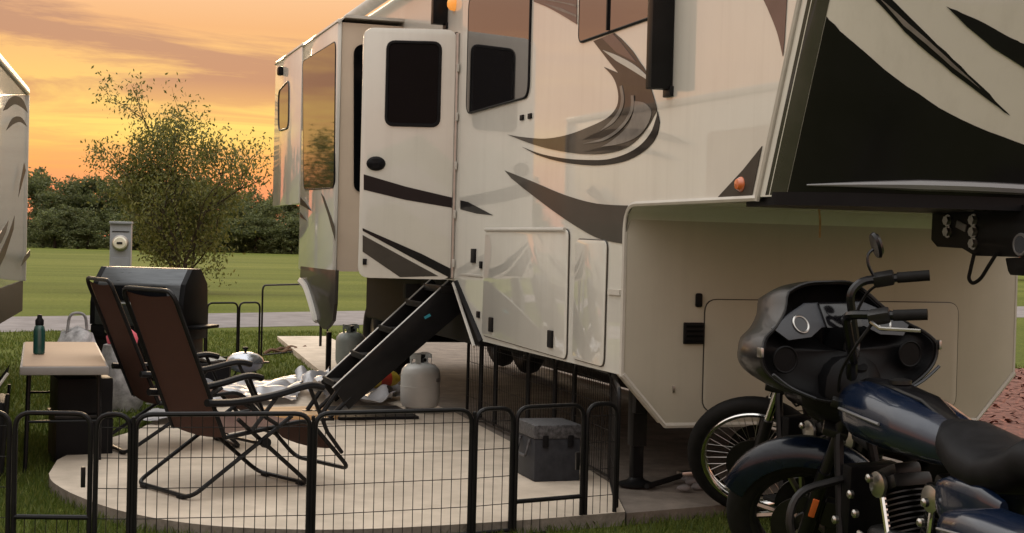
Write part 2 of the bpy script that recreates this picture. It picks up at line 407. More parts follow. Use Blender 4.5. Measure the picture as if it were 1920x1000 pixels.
def inpoly(P, poly):
    x, y = P[:, 0], P[:, 1]; r = np.zeros(len(P), bool); k = len(poly)
    for i in range(k):
        (x1, y1), (x2, y2) = poly[i], poly[(i+1) % k]
        if y1 == y2: continue
        r ^= ((y1 > y) != (y2 > y)) & (x < (x2-x1)*(y-y1)/(y2-y1)+x1)
    return r
def grass_patch(rects, name):
    V = []; n0 = 0
    for (x0, x1, y0, y1, dens, h, wd) in rects:
        n = int((x1-x0)*(y1-y0)*dens); P = np.column_stack([rng.uniform(x0, x1, n), rng.uniform(y0, y1, n)])
        for poly in (PADS, DIRT, SLAB, road, MULS): P = P[~inpoly(P, poly)]
        clump = np.array([mnoise.noise((a*1.3, b*1.3, 3)) for a, b in P])
        P = P[clump > rng.uniform(-.9, -.1, len(P))]
        n = len(P); a = rng.uniform(0, 2*np.pi, n); hh = h*rng.uniform(.45, 1.25, n); ww = wd*rng.uniform(.7, 1.3, n)
        lean = rng.uniform(0, .8, n)*hh; la = rng.uniform(0, 2*np.pi, n)
        d = np.column_stack([np.cos(a), np.sin(a), 0*a])*ww[:, None]/2
        base = np.column_stack([P, np.full(n, GZ-.005)])
        tip = base + np.column_stack([np.cos(la)*lean, np.sin(la)*lean, hh])
        mid = base*.5+tip*.5; mid[:, 2] += hh*.12
        V.append(np.stack([base-d, base+d, mid+d*.7, tip, mid-d*.7], 1).reshape(-1, 3))
    V = np.concatenate(V); k = len(V)//5
    i = np.arange(k)*5
    Fc = np.column_stack([i, i+1, i+2, i+3, i+4])
    me = bpy.data.meshes.new(name); me.vertices.add(len(V)); me.vertices.foreach_set('co', V.ravel())
    me.loops.add(k*5); me.loops.foreach_set('vertex_index', Fc.ravel()); me.polygons.add(k)
    me.polygons.foreach_set('loop_start', i); me.polygons.foreach_set('loop_total', np.full(k, 5)); me.update(calc_edges=True)
    me.materials.append(MT['grass_blade']); o = bpy.data.objects.new(name, me); col.objects.link(o)
    tag(o, 'short green grass growing round the concrete pad', 'grass', kind='stuff')
grass_patch([(-3.9, -1.4, -1.2, 3.6, 3600, .055, .006), (-1.6, 2.6, -1.3, .7, 3600, .05, .006), (-4, .4, 3.2, 8, 1100, .055, .010),
             (-4.2, 5, 8, 15.0, 600, .045, .012), (2.8, 9, 3, 16, 300, .06, .016), (2.6, 5, -2.5, 3, 900, .05, .009)], 'grass_blades')
# mulch chips
V, Fc = [], []
P = np.column_stack([rng.uniform(3.6, 9.6, 5200), rng.uniform(1, 8.6, 5200)]); P = P[inpoly(P, MULS)]
for x, y in P:
    a = random.uniform(0, 6.28); l = random.uniform(.02, .06); b = random.uniform(.008, .02); z = GZ+.037+random.uniform(0, .02); t = random.uniform(-.02, .02)
    c_, s_ = math.cos(a), math.sin(a); k = len(V)
    for (u_, v_) in ((-l, -b), (l, -b), (l, b), (-l, b)): V.append((x+u_*c_-v_*s_, y+u_*s_+v_*c_, z+(t if u_ > 0 else -t)))
    Fc.append((k, k+1, k+2, k+3))
tag(npobj('mulch_chips', V, Fc, 'mulch_chip'), 'loose red brown wood chips covering the mulch bed', 'mulch', kind='stuff')

# ---------------------------------------------------------------- trees
def leaf_cloud(centres, per, spread, size, flat=1.):
    """little leaf quads scattered round twig points"""
    c_ = np.repeat(np.array(centres), per, 0); n = len(c_)
    p = c_ + rng.normal(0, 1, (n, 3))*np.array([spread, spread, spread*flat])
    d1 = rng.normal(0, 1, (n, 3)); d1 /= np.linalg.norm(d1, axis=1)[:, None]
    d2 = np.cross(d1, rng.normal(0, 1, (n, 3))); d2 /= np.linalg.norm(d2, axis=1)[:, None]
    s = size*rng.uniform(.6, 1.3, n)[:, None]
    V = np.stack([p-d1*s, p+d2*s*.45, p+d1*s, p-d2*s*.45], 1).reshape(-1, 3)
    i = np.arange(n)*4
    return V, np.column_stack([i, i+1, i+2, i+3])
def mesh_np(name, V, Fc, m):
    k, q = Fc.shape
    me = bpy.data.meshes.new(name); me.vertices.add(len(V)); me.vertices.foreach_set('co', np.ascontiguousarray(V, dtype=np.float32).ravel())
    me.loops.add(k*q); me.loops.foreach_set('vertex_index', Fc.ravel().astype(np.int32)); me.polygons.add(k)
    me.polygons.foreach_set('loop_start', (np.arange(k)*q).astype(np.int32)); me.polygons.foreach_set('loop_total', np.full(k, q, np.int32)); me.update(calc_edges=True)
    me.materials.append(MT[m]); return me
def link(name, me, parent=None):
    o = bpy.data.objects.new(name, me); col.objects.link(o)
    if parent is not None: o.parent = parent
    return o
def young_tree(seed):
    rs = random.Random(seed); bmt = B(); tips = []
    def grow(p, d, L, r, lev):
        n = 4 if lev < 2 else 3; pts = [p]; dd = d.copy()
        for i in range(n):
            dd = (dd + Vector((rs.gauss(0, .13), rs.gauss(0, .13), rs.gauss(.02, .07)))).normalized(); pts.append(pts[-1]+dd*L/n)
        tube(bmt, pts, r, 6 if lev < 2 else 4, rad=[r*(1-.55*i/n) for i in range(n+1)])
        if lev >= 2: tips.extend([pts[-1], pts[-2]])
        if lev == 1: tips.append(pts[-1])
        if lev < 3:
            for k in range((5, 4, 3)[lev]):
                q = pts[rs.randint(1 if lev else 1, n)]
                nd_ = (dd*.9 + Vector((rs.gauss(0, .62), rs.gauss(0, .62), rs.gauss(.12, .35)))).normalized()
                grow(q, nd_, L*rs.uniform(.42, .66), r*.5, lev+1)
    for k in range(6):
        a = k*1.05+rs.uniform(-.3, .3); tilt = rs.uniform(.12, .42)
        grow(Vector((math.cos(a)*.12, math.sin(a)*.12, 0)), Vector((math.cos(a)*tilt, math.sin(a)*tilt, 1)).normalized(), rs.uniform(2.3, 3.1), .055, 0)
    T = [tuple(t) for t in tips]
    # low shoots round the foot
    for k in range(70):
        a = rs.uniform(0, 6.28); r = rs.uniform(.2, 1.6); T.append((math.cos(a)*r, math.sin(a)*r, rs.uniform(.25, 1.3)))
    for k in range(330):
        a = rs.uniform(0, 6.28); z = rs.betavariate(2, 1.7)*3.9+.6; r = 1.85*math.sqrt(rs.random())*math.sin(math.pi*min(1, z/4.9))**.75; T.append((math.cos(a)*r, math.sin(a)*r, z))
    V, Fc = leaf_cloud(T, 16, .18, .058)
    return bmt, mesh_np('crown', V, Fc, 'leaf_olive')
bmt, crown = young_tree(5)
tree = thing('young_tree', 'sparse young tree with several thin stems and olive leaves, behind the gas grill', 'tree', (.55, 30.0, GZ))
tr = obj('trunk', bmt, 'bark', tree); cr = link('crown', crown, tree)
tree.scale = (.80, .80, 1.0); tree.rotation_euler.z = R_(150)
t2 = tree.copy(); col.objects.link(t2); t2.location = (-6.2, 33, GZ); t2.rotation_euler.z = 2.1
tag(t2, 'second sparse young tree hidden behind the neighbouring camper', 'tree')
for ch in (tr, cr):
    c_ = ch.copy(); c_.parent = t2; col.objects.link(c_)
# wood at the edge of the field
def wood_tree(seed):
    rs = random.Random(seed); T = []
    H = 1.0
    for k in range(rs.randint(24, 30)):
        a = rs.uniform(0, 6.28); z = rs.uniform(.03, .95); rmax = .42*math.sin(math.pi*min(1, (z+.3)/1.3))**.7
        r = rmax*math.sqrt(rs.random()); c_ = Vector((math.cos(a)*r, math.sin(a)*r, z))
        for j in range(rs.randint(9, 15)): T.append(tuple(c_+Vector((rs.gauss(0, .07), rs.gauss(0, .07), rs.gauss(0, .05)))))
    V, Fc = leaf_cloud(T, 20, .034, .026, .8)
    bm = B(); tube(bm, [(0, 0, 0), (.01, 0, .3), (.0, .01, .6)], .03, 6, rad=[.035, .026, .012])
    return bm, mesh_np('crown', V, Fc, 'leaf_wood')
kinds = []
for s in range(5):
    b_, c_ = wood_tree(40+s); me = bpy.data.meshes.new('trunk'); b_.to_mesh(me); b_.free(); me.materials.append(MT['bark']); kinds.append((me, c_))
LW = 'dense green tree in the tall back row along the far edge of the field'; LF = 'low bushy green tree in the front row along the far edge of the field'
def far_tree(x, y, h, wd, k):
    low_ = wd > 1.3
    t = thing('wood_tree', LF if low_ else LW, 'tree', (x, y, GZ), random.uniform(0, 6.28), 'low trees in front of the wood' if low_ else 'trees along the far edge of the field')
    t.scale = (h*wd, h*wd, h); link('trunk', kinds[k][0], t); link('crown', kinds[k][1], t)
def lineup(px, py_top, t, wd=1.05):
    d = ray(px, 440); hor = 436+.0249*px
    q = C+d*t; h = (C.z-GZ + (hor-py_top)*t/F)*.94
    far_tree(q.x, q.y, h, wd, random.randrange(5))
for px, top in [(-30, 330), (20, 300), (66, 318), (96, 372), (120, 322), (150, 330), (182, 318), (215, 325), (250, 322), (285, 330), (318, 325), (352, 335), (386, 330), (420, 345), (452, 352), (482, 362),
                (505, 372), (530, 360), (556, 380), (585, 372), (620, 370), (660, 360)]:
    lineup(px+random.uniform(-6, 6), top+random.uniform(-6, 6), 146+random.uniform(-9, 9))
for px, top in [(75, 395), (108, 402), (140, 385), (170, 405), (230, 390), (270, 400), (330, 395), (400, 395), (440, 405), (475, 398), (512, 408), (545, 402), (575, 410), (610, 400)]:
    lineup(px+random.uniform(-6, 6), top+random.uniform(-6, 6), 136, 1.5)
for k in range(16):      # the row goes on to both sides
    a = -.12-.055*k; far_tree(C.x+math.sin(a)*145, C.y+math.cos(a)*145, random.uniform(6.5, 8.5), 1.1, k % 5)
for k in range(9):
    a = .66+.045*k; far_tree(C.x+math.sin(a)*95, C.y+math.cos(a)*95, random.uniform(5, 7), 1.2, k % 5)

# ================================================================== FIFTH WHEEL CAMPER
rv = thing('fifth_wheel_camper', 'large cream fifth wheel camper with grey swooshes, open entry door and black folding steps', 'camper')
W = 2.44; TOPZ = 3.47; REAR = 8.75
GB = 1.573                         # underside of the overhang
def edgeY(z): return -1.46-.40*(z-GB)
side = [(-1.46, GB)] + [(-.13, GB)]
for j in range(1, 6):
    a = R_(90*j/6); side.append((-.13+.13*math.sin(a), GB-.13+.13*math.cos(a)))
side += [(0, .675), (2.518, .675), (3.18, 1.07), (4.05, 1.07), (REAR-.3, 1.07), (REAR, 1.10), (REAR, TOPZ), (edgeY(TOPZ), TOPZ), (edgeY(2.4), 2.4)]
bm = B(); prism(bm, [(0, y, z) for y, z in side], (W, 0, 0))
body = obj('body', bm, 'gelcoat', rv, smooth=20)
# lower front wall plate with chamfered corners (3 mm proud of the body)
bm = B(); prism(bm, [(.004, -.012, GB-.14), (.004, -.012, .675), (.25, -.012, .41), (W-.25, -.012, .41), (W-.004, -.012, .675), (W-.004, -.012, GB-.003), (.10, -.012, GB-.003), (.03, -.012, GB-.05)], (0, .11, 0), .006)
fwall = obj('front_panel', bm, 'gelcoat_shaded', rv, smooth=30)
bm = B(); box(bm, (W/2+.02, 2.1, .62), (1.75, 4.0, .11)); obj('underfloor', bm, 'chassis', rv, smooth=0)
bm = B(); box(bm, (W/2+.02, 5.1, .82), (2.15, 3.9, .46), .02); obj('underbelly', bm, 'chassis', rv, smooth=0)
for k in range(6):
    bm = B(); box(bm, (W-.03, .95+1.3*k, .37), (.02, 1.28, .72), .004); obj('light_block_panel', bm, 'chassis', rv, smooth=0)  # added panels on the far side, block light under the camper
# trim mouldings
bm = B(); tube(bm, smoothpath([(-.004, -1.47, GB), (-.004, -.0, GB), (-.004, -.004, .67)], .14, 6), .014, 6); obj('edge_trim', bm, 'trim_white', rv)
bm = B(); tube(bm, [(-.004, edgeY(z)-.006, z) for z in (GB-.01, 2.0, 2.5, 3.0, TOPZ)], .013, 6); obj('edge_trim', bm, 'trim_white', rv)
bm = B(); tube(bm, [(0, -.008, .68), (.25, -.008, .408), (W-.25, -.008, .408), (W, -.008, .68)], .016, 6); obj('edge_trim', bm, 'trim_white', rv)
bm = B(); tube(bm, [(W-.004, -.004, GB), (W-.004, -.004, .68)], .012, 6); obj('edge_trim', bm, 'trim_white', rv)
bm = B(); tube(bm, [(-.005, 3.19, 1.06), (-.005, 2.52, .668)], .022, 6); obj('sill_trim', bm, 'black_plastic', rv)
bm = B(); tube(bm, [(-.0, 3.3, 1.052), (-.03, 2.62, .63)], .012, 6); obj('sill_trim', bm, 'trim_white', rv)
# front cap: superellipse nose
def capY(x, z):
    q = max(0., 1-abs((x-W/2)/(W/2))**3.2)
    return edgeY(z) - .42*q**.55 - .02
NX, NZ = 72, 26; bm = B(); grid = []
for i in range(NX+1):
    u_ = i/NX; x = W/2-W/2*math.copysign(1, .5-u_)*(1-(1-abs(1-2*u_))**2.6) if True else 0; row = []
    for j in range(NZ+1):
        z = GB+.005+(TOPZ-GB-.005)*j/NZ; row.append(bm.verts.new((x, capY(x, z), z)))
    grid.append(row)
for i in range(NX):
    for j in range(NZ): bm.faces.new((grid[i][j], grid[i+1][j], grid[i+1][j+1], grid[i][j+1]))
bm.faces.new([grid[i][0] for i in range(NX+1)]); bm.faces.new([grid[i][NZ] for i in range(NX, -1, -1)])
cap = obj('front_cap', bm, 'gelcoat', rv, smooth=50)
def oncap(px, py):
    d = ray(px, py); lo, hi = 3.0, 9.0; last = lo
    for k in range(600):
        t = 3.+k*.01; p = C+d*t
        if -.02 <= p.x <= W+.2 and p.y > capY(min(max(p.x, 0), W), p.z): break
    for k in range(25):
        a, b = t-.01, t
        m_ = (a+b)/2
    p = C+d*t; return (min(max(p.x, .002), W-.01), p.z)
def cap_decal(name, uv, m, off=.005, res=.035):
    """flat vinyl laid on the curved cap; uv = (x, z)"""
    bm = B(); bm.faces.new([bm.verts.new((x, 0, z)) for x, z in uv])
    xs = [p[0] for p in uv]; zs = [p[1] for p in uv]
    def cut(co, no):
        g = list(bm.verts)+list(bm.edges)+list(bm.faces); bmesh.ops.bisect_plane(bm, geom=g, plane_co=co, plane_no=no)
    for xx in [.02, .035, .06, .07, .085, .1, .12, .15, .18, .22, .27, .33]+[.4+.1*i for i in range(21)]:
        if min(xs) < xx < max(xs): cut((xx, 0, 0), (1, 0, 0))
    for i in range(1, int((max(zs)-min(zs))/.12)+1): cut((0, 0, min(zs)+i*.12), (0, 0, 1))
    for v in bm.verts: v.co.y = capY(v.co.x, v.co.z)-off
    return obj(name, bm, m, cap, smooth=50)
def pxcap(L): return [oncap(*p) for p in L]
def spl(L, seg=5): return [(v.x, v.y) for v in catmull([(a, b, 0) for a, b in L], seg)]
# ------- cap graphics
zt = TOPZ-.02
ce = [(.012, z) for z in (zt, 2.6, 2.0, GB+.02)]
cap_decal('cap_stripe', [(.004, GB+.012), (.050, GB+.012), (.050, TOPZ-.05), (.004, TOPZ-.05)], 'cap_taupe', .004, .006)
br = pxcap(spl([(1546, 32), (1600, 84), (1700, 163), (1800, 225), (1919, 272)])); bl = [(.0515, GB+.014), (.0515, br[0][1])]
end = br[-1]; ext = [(min(2.42, end[0]+.25), end[1]-.06), (min(2.42, end[0]+.6), end[1]-.08), (2.42, end[1]-.02)]
cap_decal('cap_graphic', bl + [p for p in br if p[0] > .054] + ext + [(2.42, GB+.014)], 'cap_black', .004, .03)
cap_decal('cap_swoosh', pxcap(spl([(1635, -40), (1700, 30), (1770, 98), (1840, 165), (1891, 218)]) + spl([(1891, 218), (1820, 165), (1720, 85), (1600, -40)])), 'decal_black')
cap_decal('cap_swoosh', pxcap([(1640, -8), (1700, 45), (1780, 118), (1835, 168), (1780, 125), (1690, 50)]), 'decal_light', .008)
s2 = pxcap(spl([(1770, 13), (1830, 38), (1890, 70), (1919, 84)])); e_ = s2[-1]
s2b = pxcap([(1919, 130), (1860, 92), (1810, 52)])
cap_decal('cap_swoosh', s2 + [(e_[0]+.35, e_[1]-.12), (s2b[0][0]+.4, s2b[0][1]-.22)] + s2b, 'decal_black')
# bottom lip of the cap
bm = B(); tube(bm, [(x, capY(x, GB+.05)-.012, GB+.05+.012*math.sin(x*2.2)) for x in np.linspace(.10, W-.06, 34)], .018, 8,
                rad=[.004+.02*min(1, i/6) for i in range(34)]); obj('lip_trim', bm, 'silver_print', rv)
bm = B(); prism(bm, [(x, capY(x, GB)-.016, GB+.024) for x in (W/2-W/2*np.cos(np.linspace(.16, math.pi-.16, 60)))] + [(W-.03, -1.3, GB+.022), (.03, -1.3, GB+.022)], (0, 0, -.055)); obj('lip_black_band', bm, 'black_plastic', rv)  # black band along the bottom of the cap
bpy.data.objects['lip_black_band'].name = 'lower_lip'

# ------- flat graphics on the side wall (x = 0)
def wall_decal(name, pxs, m, off=.004, parent=None, x=0.):
    pts = [onX(a, b, x) for a, b in pxs]
    bm = B(); prism(bm, [(x-off, p.y, p.z) for p in pts], (.0025, 0, 0)); return obj(name, bm, m, parent or body, smooth=0)
z2 = lambda L: [(940+.21*a, 110+.21*b) for a, b in L]
z1 = lambda L: [(940+.17*a, .17*b) for a, b in L]
main = z2(spl([(60, 680), (200, 702), (400, 715), (600, 680), (800, 605), (950, 530), (1030, 440), (1050, 340), (1030, 230), (990, 150), (920, 75)])) \
     + z2([(1050, 130)]) + z1([(1200, 690), (1100, 560), (1020, 455), (1250, 365)]) + z1(spl([(1330, 430), (1450, 560), (1530, 680), (1600, 790), (1650, 960)])) \
     + z2(spl([(1345, 280), (1375, 380), (1392, 460), (1365, 510), (1330, 580), (1250, 690), (1130, 790), (960, 845), (750, 855), (520, 825), (330, 780), (170, 725)]))
wall_decal('swoosh_decal', main, 'decal_taupe')
wall_decal('swoosh_decal', z2(spl([(190, 790), (350, 850), (550, 890), (750, 905), (950, 900), (1120, 850), (1250, 770), (1340, 660), (1385, 540), (1400, 470)])) +
           z2(spl([(1418, 570), (1395, 680), (1330, 780), (1220, 865), (1080, 925), (880, 955), (680, 945), (480, 910), (320, 860)])), 'decal_black')
wall_decal('swoosh_stripe', z2(spl([(1200, 380), (1290, 400), (1350, 480), (1310, 600), (1220, 700), (1080, 760), (900, 790)])) + z2(spl([(950, 765), (1040, 700), (1140, 600), (1190, 480)])), 'decal_light', .007)  # pale stripes printed inside the swoosh
wall_decal('swoosh_stripe', z2(spl([(1085, 240), (1105, 360), (1082, 470), (1010, 575), (890, 650)])) + z2(spl([(985, 560), (1055, 465), (1078, 360), (1065, 250)])), 'decal_light', .007)
wall_decal('swoosh_stripe', z2(spl([(1195, 330), (1190, 460), (1130, 575), (1030, 675), (910, 738), (740, 762)])) + z2(spl([(900, 720), (1015, 655), (1110, 560), (1165, 450), (1170, 330)])), 'decal_light', .009)
wall_decal('swoosh_stripe', z1(spl([(1130, 555), (1300, 620), (1480, 720), (1640, 860)])) + z1(spl([(1625, 885), (1450, 775), (1280, 675)])), 'trim_white', .007)
wall_decal('swoosh_stripe', z1([(1120, 420), (1240, 375), (1330, 470), (1500, 690), (1420, 650), (1280, 580)]), 'decal_mauve', .007)
wall_decal('swoosh_decal', z1([(362, -20), (600, -30), (838, -30), (838, 270)]) + z1(spl([(838, 270), (640, 150), (500, 75), (362, 20)])), 'decal_mauve')
wall_decal('swoosh_stripe', z1([(560, 0), (838, 55), (838, 80), (700, 40), (500, 5)]), 'decal_light', .007)
wall_decal('swoosh_stripe', z1([(480, 40), (660, 90), (838, 170), (838, 190), (640, 115)]), 'decal_light', .007)
wall_decal('lower_decal', spl([(947, 320), (1000, 341), (1060, 366), (1120, 382), (1189, 386)]) + [(1179, 402), (1172, 458)] + spl([(1172, 458), (1120, 446), (1060, 411), (1000, 367), (960, 335)]), 'decal_grey')
wall_decal('corner_decal', [(1347, 370), (1411, 367), (1430, 274), (1395, 318)], 'decal_grey')
wall_decal('corner_decal', [(1428, -10), (1477, -10), (1472, 75), (1469, 106)] + spl([(1469, 106), (1458, 60), (1440, 15)]), 'decal_mauve')
wall_decal('spike_decal', [(864, 376), (878, 379), (925, 404), (895, 401), (864, 393)], 'decal_black')
m_ = onX(1391, 346); bm = B(); lathe(bm, [(.034, 0), (.034, .012), (.022, .03), (.0, .034)], 16, (m_.x-.003, m_.y, m_.z), 'X'); bm.transform(Matrix.Translation(m_) @ Matrix.Scale(-1, 4, (1, 0, 0)) @ Matrix.Translation(-m_)); obj('marker_light', bm, 'amber', rv)
# ------- windows
def wall_window(name, yz, glass, x=-.006, fr=.018, rad=None):
    pts = [(x, y, z) for y, z in yz]
    bm = B(); tube(bm, pts, fr, 6, closed=True); f_ = obj(name, bm, 'black_plastic', rv)
    bm = B(); prism(bm, [(x-.006, y, z) for y, z in yz], (.009, 0, 0)); obj('glass', bm, glass, f_, smooth=0); return f_
def rnd(pts, r, seg=5):
    k = len(pts); out = []
    for i in range(k):
        p, a, b = Vector(pts[i]), Vector(pts[i-1]), Vector(pts[(i+1) % k])
        s, e = p+(a-p).normalized()*r, p+(b-p).normalized()*r
        for j in range(seg+1): t = j/seg; out.append(tuple(s*(1-t)**2+p*2*t*(1-t)+e*t*t))
    return out
wall_window('window', rnd([(3.03, 2.285), (1.64, 2.285), (1.64, 3.12), (3.03, 3.12)], .09), 'tinted_glass', fr=.009)
wb = wall_window('window', rnd([(.755, 2.515), (-.44, 2.515), (-.44, 3.10), (.755, 3.10)], .05), 'tinted_glass', -.004, .009)
bm = B(); box(bm, (-.014, .30, 2.81), (.012, .016, .57)); obj('window_bar', bm, 'black_plastic', wb, smooth=0)
# awning arms
for yy in (-.52, 3.66):
    zb = 2.125 if yy < 0 else 3.01
    bm = B(); box(bm, (-.060, yy, (zb+3.42)/2), (.115, .07, 3.42-zb), .006); a_ = obj('awning_arm', bm, 'black_steel', rv)
    bm = B(); box(bm, (-.01, yy, zb-.01), (.02, .09, .05), .004); obj('bracket', bm, 'black_steel', a_)
bm = B(); tube(bm, [(-.10, -.6, 3.50), (-.10, 6.95, 3.50)], .055, 14); obj('awning_roll', bm, 'pale_fabric', rv)
bm = B(); box(bm, (W/2, 3.3, TOPZ+.03), (W-.1, 10.2, .055), .02); obj('roof', bm, 'trim_white', rv)
bm = B(); lathe(bm, [(.055, 0), (.05, .03), (.03, .05), (0, .055)], 16, (0, 3.45, 3.14), 'X'); bm.transform(Matrix.Diagonal((-1, 1, 1, 1))); obj('porch_light', bm, 'amber_lamp', rv)
# entry opening: flat black sheet painted in for its darkness
bm = B(); prism(bm, [(-.003, y, z) for y, z in rnd([(3.31, 1.08), (3.98, 1.08), (3.98, 2.92), (3.31, 2.92)], .06)], (.002, 0, 0)); obj('doorway_dark', bm, 'black_plastic', rv, smooth=0)
# ------- entry door: local plane, u along the door from the hinge, v up
hinge = Vector((-.012, 3.29, 0)); du = Vector((-.95, .31, 0)).normalized(); dn = Vector((-.31, -.95, 0)).normalized()   # outward (towards the viewer)
DM = Matrix((du, dn, Vector((0, 0, 1)))).transposed().to_4x4(); DM.translation = hinge
def ondoor(px, py):
    d = ray(px, py); t = (hinge-C).dot(dn)/d.dot(dn); p = C+d*t-hinge; return (p.dot(du), p.z)
def door_shape(name, uv, m, n0, n1, parent, bevel=0., smooth=30):
    bm = B(); prism(bm, [(u_, n0, v_) for u_, v_ in uv], (0, n1-n0, 0), bevel); return obj(name, bm, m, parent, smooth, xf=DM)
DW = .70; dz0, dz1 = 1.075, 2.925
door = door_shape('door', rnd([(.006, dz0), (DW, dz0), (DW, dz1), (.006, dz1)], .085), 'gelcoat', -.045, 0, rv, .004)
bm = B(); prism(bm, [(u_, -.052, v_) for u_, v_ in rnd([(.03, dz0+.03), (DW-.03, dz0+.03), (DW-.03, dz1-.03), (.03, dz1-.03)], .07)], (0, .006, 0)); obj('inner_skin', bm, 'trim_white', door, xf=DM)
tl, br_ = ondoor(728, 79), ondoor(822, 236)
wuv = rnd([(br_[0], br_[1]), (tl[0], br_[1]), (tl[0], tl[1]), (br_[0], tl[1])], .055)
bm = B(); tube(bm, [(u_, .004, v_) for u_, v_ in wuv], .014, 6, closed=True); obj('window_frame', bm, 'black_plastic', door, xf=DM)
door_shape('window', wuv, 'dark_glass', -.058, .006, door, smooth=0)
hc = ondoor(705, 307); bm = B(); lathe(bm, [(.075, 0), (.072, .012), (.05, .03), (0, .034)], 20, (0, 0, 0), 'Y'); bm.transform(Matrix.Translation((min(hc[0], DW-.065), 0, hc[1])) @ Matrix.Diagonal((.95, 1, .72, 1)))
obj('handle', bm, 'black_plastic', door, xf=DM)
def clampu(L): return [(min(max(u_, .012), DW-.012), v_) for u_, v_ in L]
pd = lambda L: clampu([ondoor(*p) for p in L])
door_shape('stripe_decal', pd([(682, 327), (760, 350), (852, 371), (852, 390), (760, 375), (682, 356)]), 'decal_black', 0.001, .0035, door, smooth=0)
door_shape('stripe_decal', pd([(680, 428), (790, 476), (845, 504), (845, 522), (790, 493), (680, 433)]), 'decal_black', 0.001, .0035, door, smooth=0)
door_shape('stripe_decal', pd([(680, 441), (822, 518), (750, 520), (680, 472)]), 'decal_grey', 0.001, .0035, door, smooth=0)
kp = ondoor(684, 491); bm = B(); box(bm, (min(kp[0], DW-.01), .006, kp[1]), (.03, .012, .045), .003); obj('latch', bm, 'black_plastic', door, xf=DM)
bm = B(); tube(bm, [(-.012, 3.29, 1.09), (-.012, 3.29, 2.9)], .016, 8); obj('hinge', bm, 'brushed', rv)
for k in range(5):
    bm = B(); box(bm, (-.014, 3.262, 1.2+k*.36), (.012, .035, .06), .003); obj('hinge_plate', bm, 'trim_white', rv)
# ------- baggage doors on the side
def yz(px, py): p = onX(px, py); return (p.y, p.z)
def hatch(pxs, r=.05, parent=rv, thick=.012):
    q = rnd([yz(*p) for p in pxs], r); bm = B(); prism(bm, [(-.001-thick, y, z) for y, z in q], (thick, 0, 0), .003)
    o = obj('baggage_door', bm, 'gelcoat', parent, smooth=30)
    bm = B(); tube(bm, [(-.003, y, z) for y, z in q], .006, 5, closed=True); obj('seal', bm, 'decal_grey', o); return o
h1 = hatch([(913, 433), (1069, 431), (1064, 674), (906, 628)])
a, b = yz(915, 431), yz(1064, 431); bm = B(); tube(bm, [(-.016, a[0], a[1]), (-.016, b[0], b[1])], .014, 8); obj('hinge', bm, 'trim_white', h1)
for px, py, hh, par in [(925, 609, .10, h1), (1037, 636, .105, h1)]:
    y, z = yz(px, py); bm = B(); box(bm, (-.017, y, z), (.018, .085, hh), .008); obj('latch', bm, 'black_plastic', par)
h2 = hatch([(1083, 449), (1141, 452), (1134, 688), (1076, 672)])
for px, py, s_ in [(889, 480, (.014, .10, .10)), (903, 497, (.014, .05, .05)), (970, 640, (.012, .06, .03)), (985, 643, (.012, .06, .03)), (898, 590, (.014, .06, .045)), (980, 221, (.012, .06, .035)), (995, 218, (.012, .06, .035))]:
    y, z = yz(px, py); bm = B(); box(bm, (-.006, y, z), s_, .004); obj('fitting', bm, 'black_plastic', rv)
a, b = yz(864, 514), yz(905, 514); bm = B(); box(bm, (-.004, (a[0]+b[0])/2, a[1]), (.008, abs(a[0]-b[0]), .012)); obj('seam', bm, 'trim_white', rv)
a, b = yz(1142, 547), yz(1164, 549); bm = B(); box(bm, (-.004, (a[0]+b[0])/2, a[1]), (.012, abs(a[0]-b[0]), .03)); obj('seam', bm, 'trim_white', rv)
# ------- front wall fittings (y = 0 facing -y)
def onf(px, py): p = onY(px, py, -.012); return (p.x, p.z)
f0, f1 = onf(1322, 562), onf(1796, 575)
hz0 = f0[1]-.60
q = rnd([(f0[0], hz0), (f1[0], hz0), (f1[0], f0[1]), (f0[0], f0[1])], .07)
bm = B(); prism(bm, [(x, -.020, z) for x, z in q], (0, .009, 0), .003); fh = obj('baggage_door', bm, 'gelcoat_shaded', rv, smooth=30)
bm = B(); tube(bm, [(x, -.014, z) for x, z in q], .0055, 5, closed=True); obj('seal', bm, 'decal_grey', fh)
x, z = onf(1299, 625); bm = B(); box(bm, (x, -.022, z), (.115, .02, .115), .005); vnt = obj('vent', bm, 'black_plastic', rv)
for k in range(4):
    bm = B(); box(bm, (x, -.034, z-.04+k*.026), (.095, .006, .012), rot=Matrix.Rotation(.5, 3, 'X')); obj('slat', bm, 'black_steel', vnt, smooth=0)
x, z = onf(1309, 563); bm = B(); box(bm, (x, -.022, z), (.04, .02, .075), .012); obj('latch', bm, 'black_plastic', rv)
x, z = onf(1262, 730); bm = B(); box(bm, (x, -.018, z), (.012, .012, .035), .003); obj('fitting', bm, 'brushed', rv)
p0, p1 = onY(1536, 384, -.35), onY(1537, 446, -.35); bm = B(); tube(bm, [(p0.x, p0.y, GB), p0*.5+p1*.5+Vector((.004, 0, 0)), p1], .006, 5); obj('hanging_cord', bm, 'wood', rv)
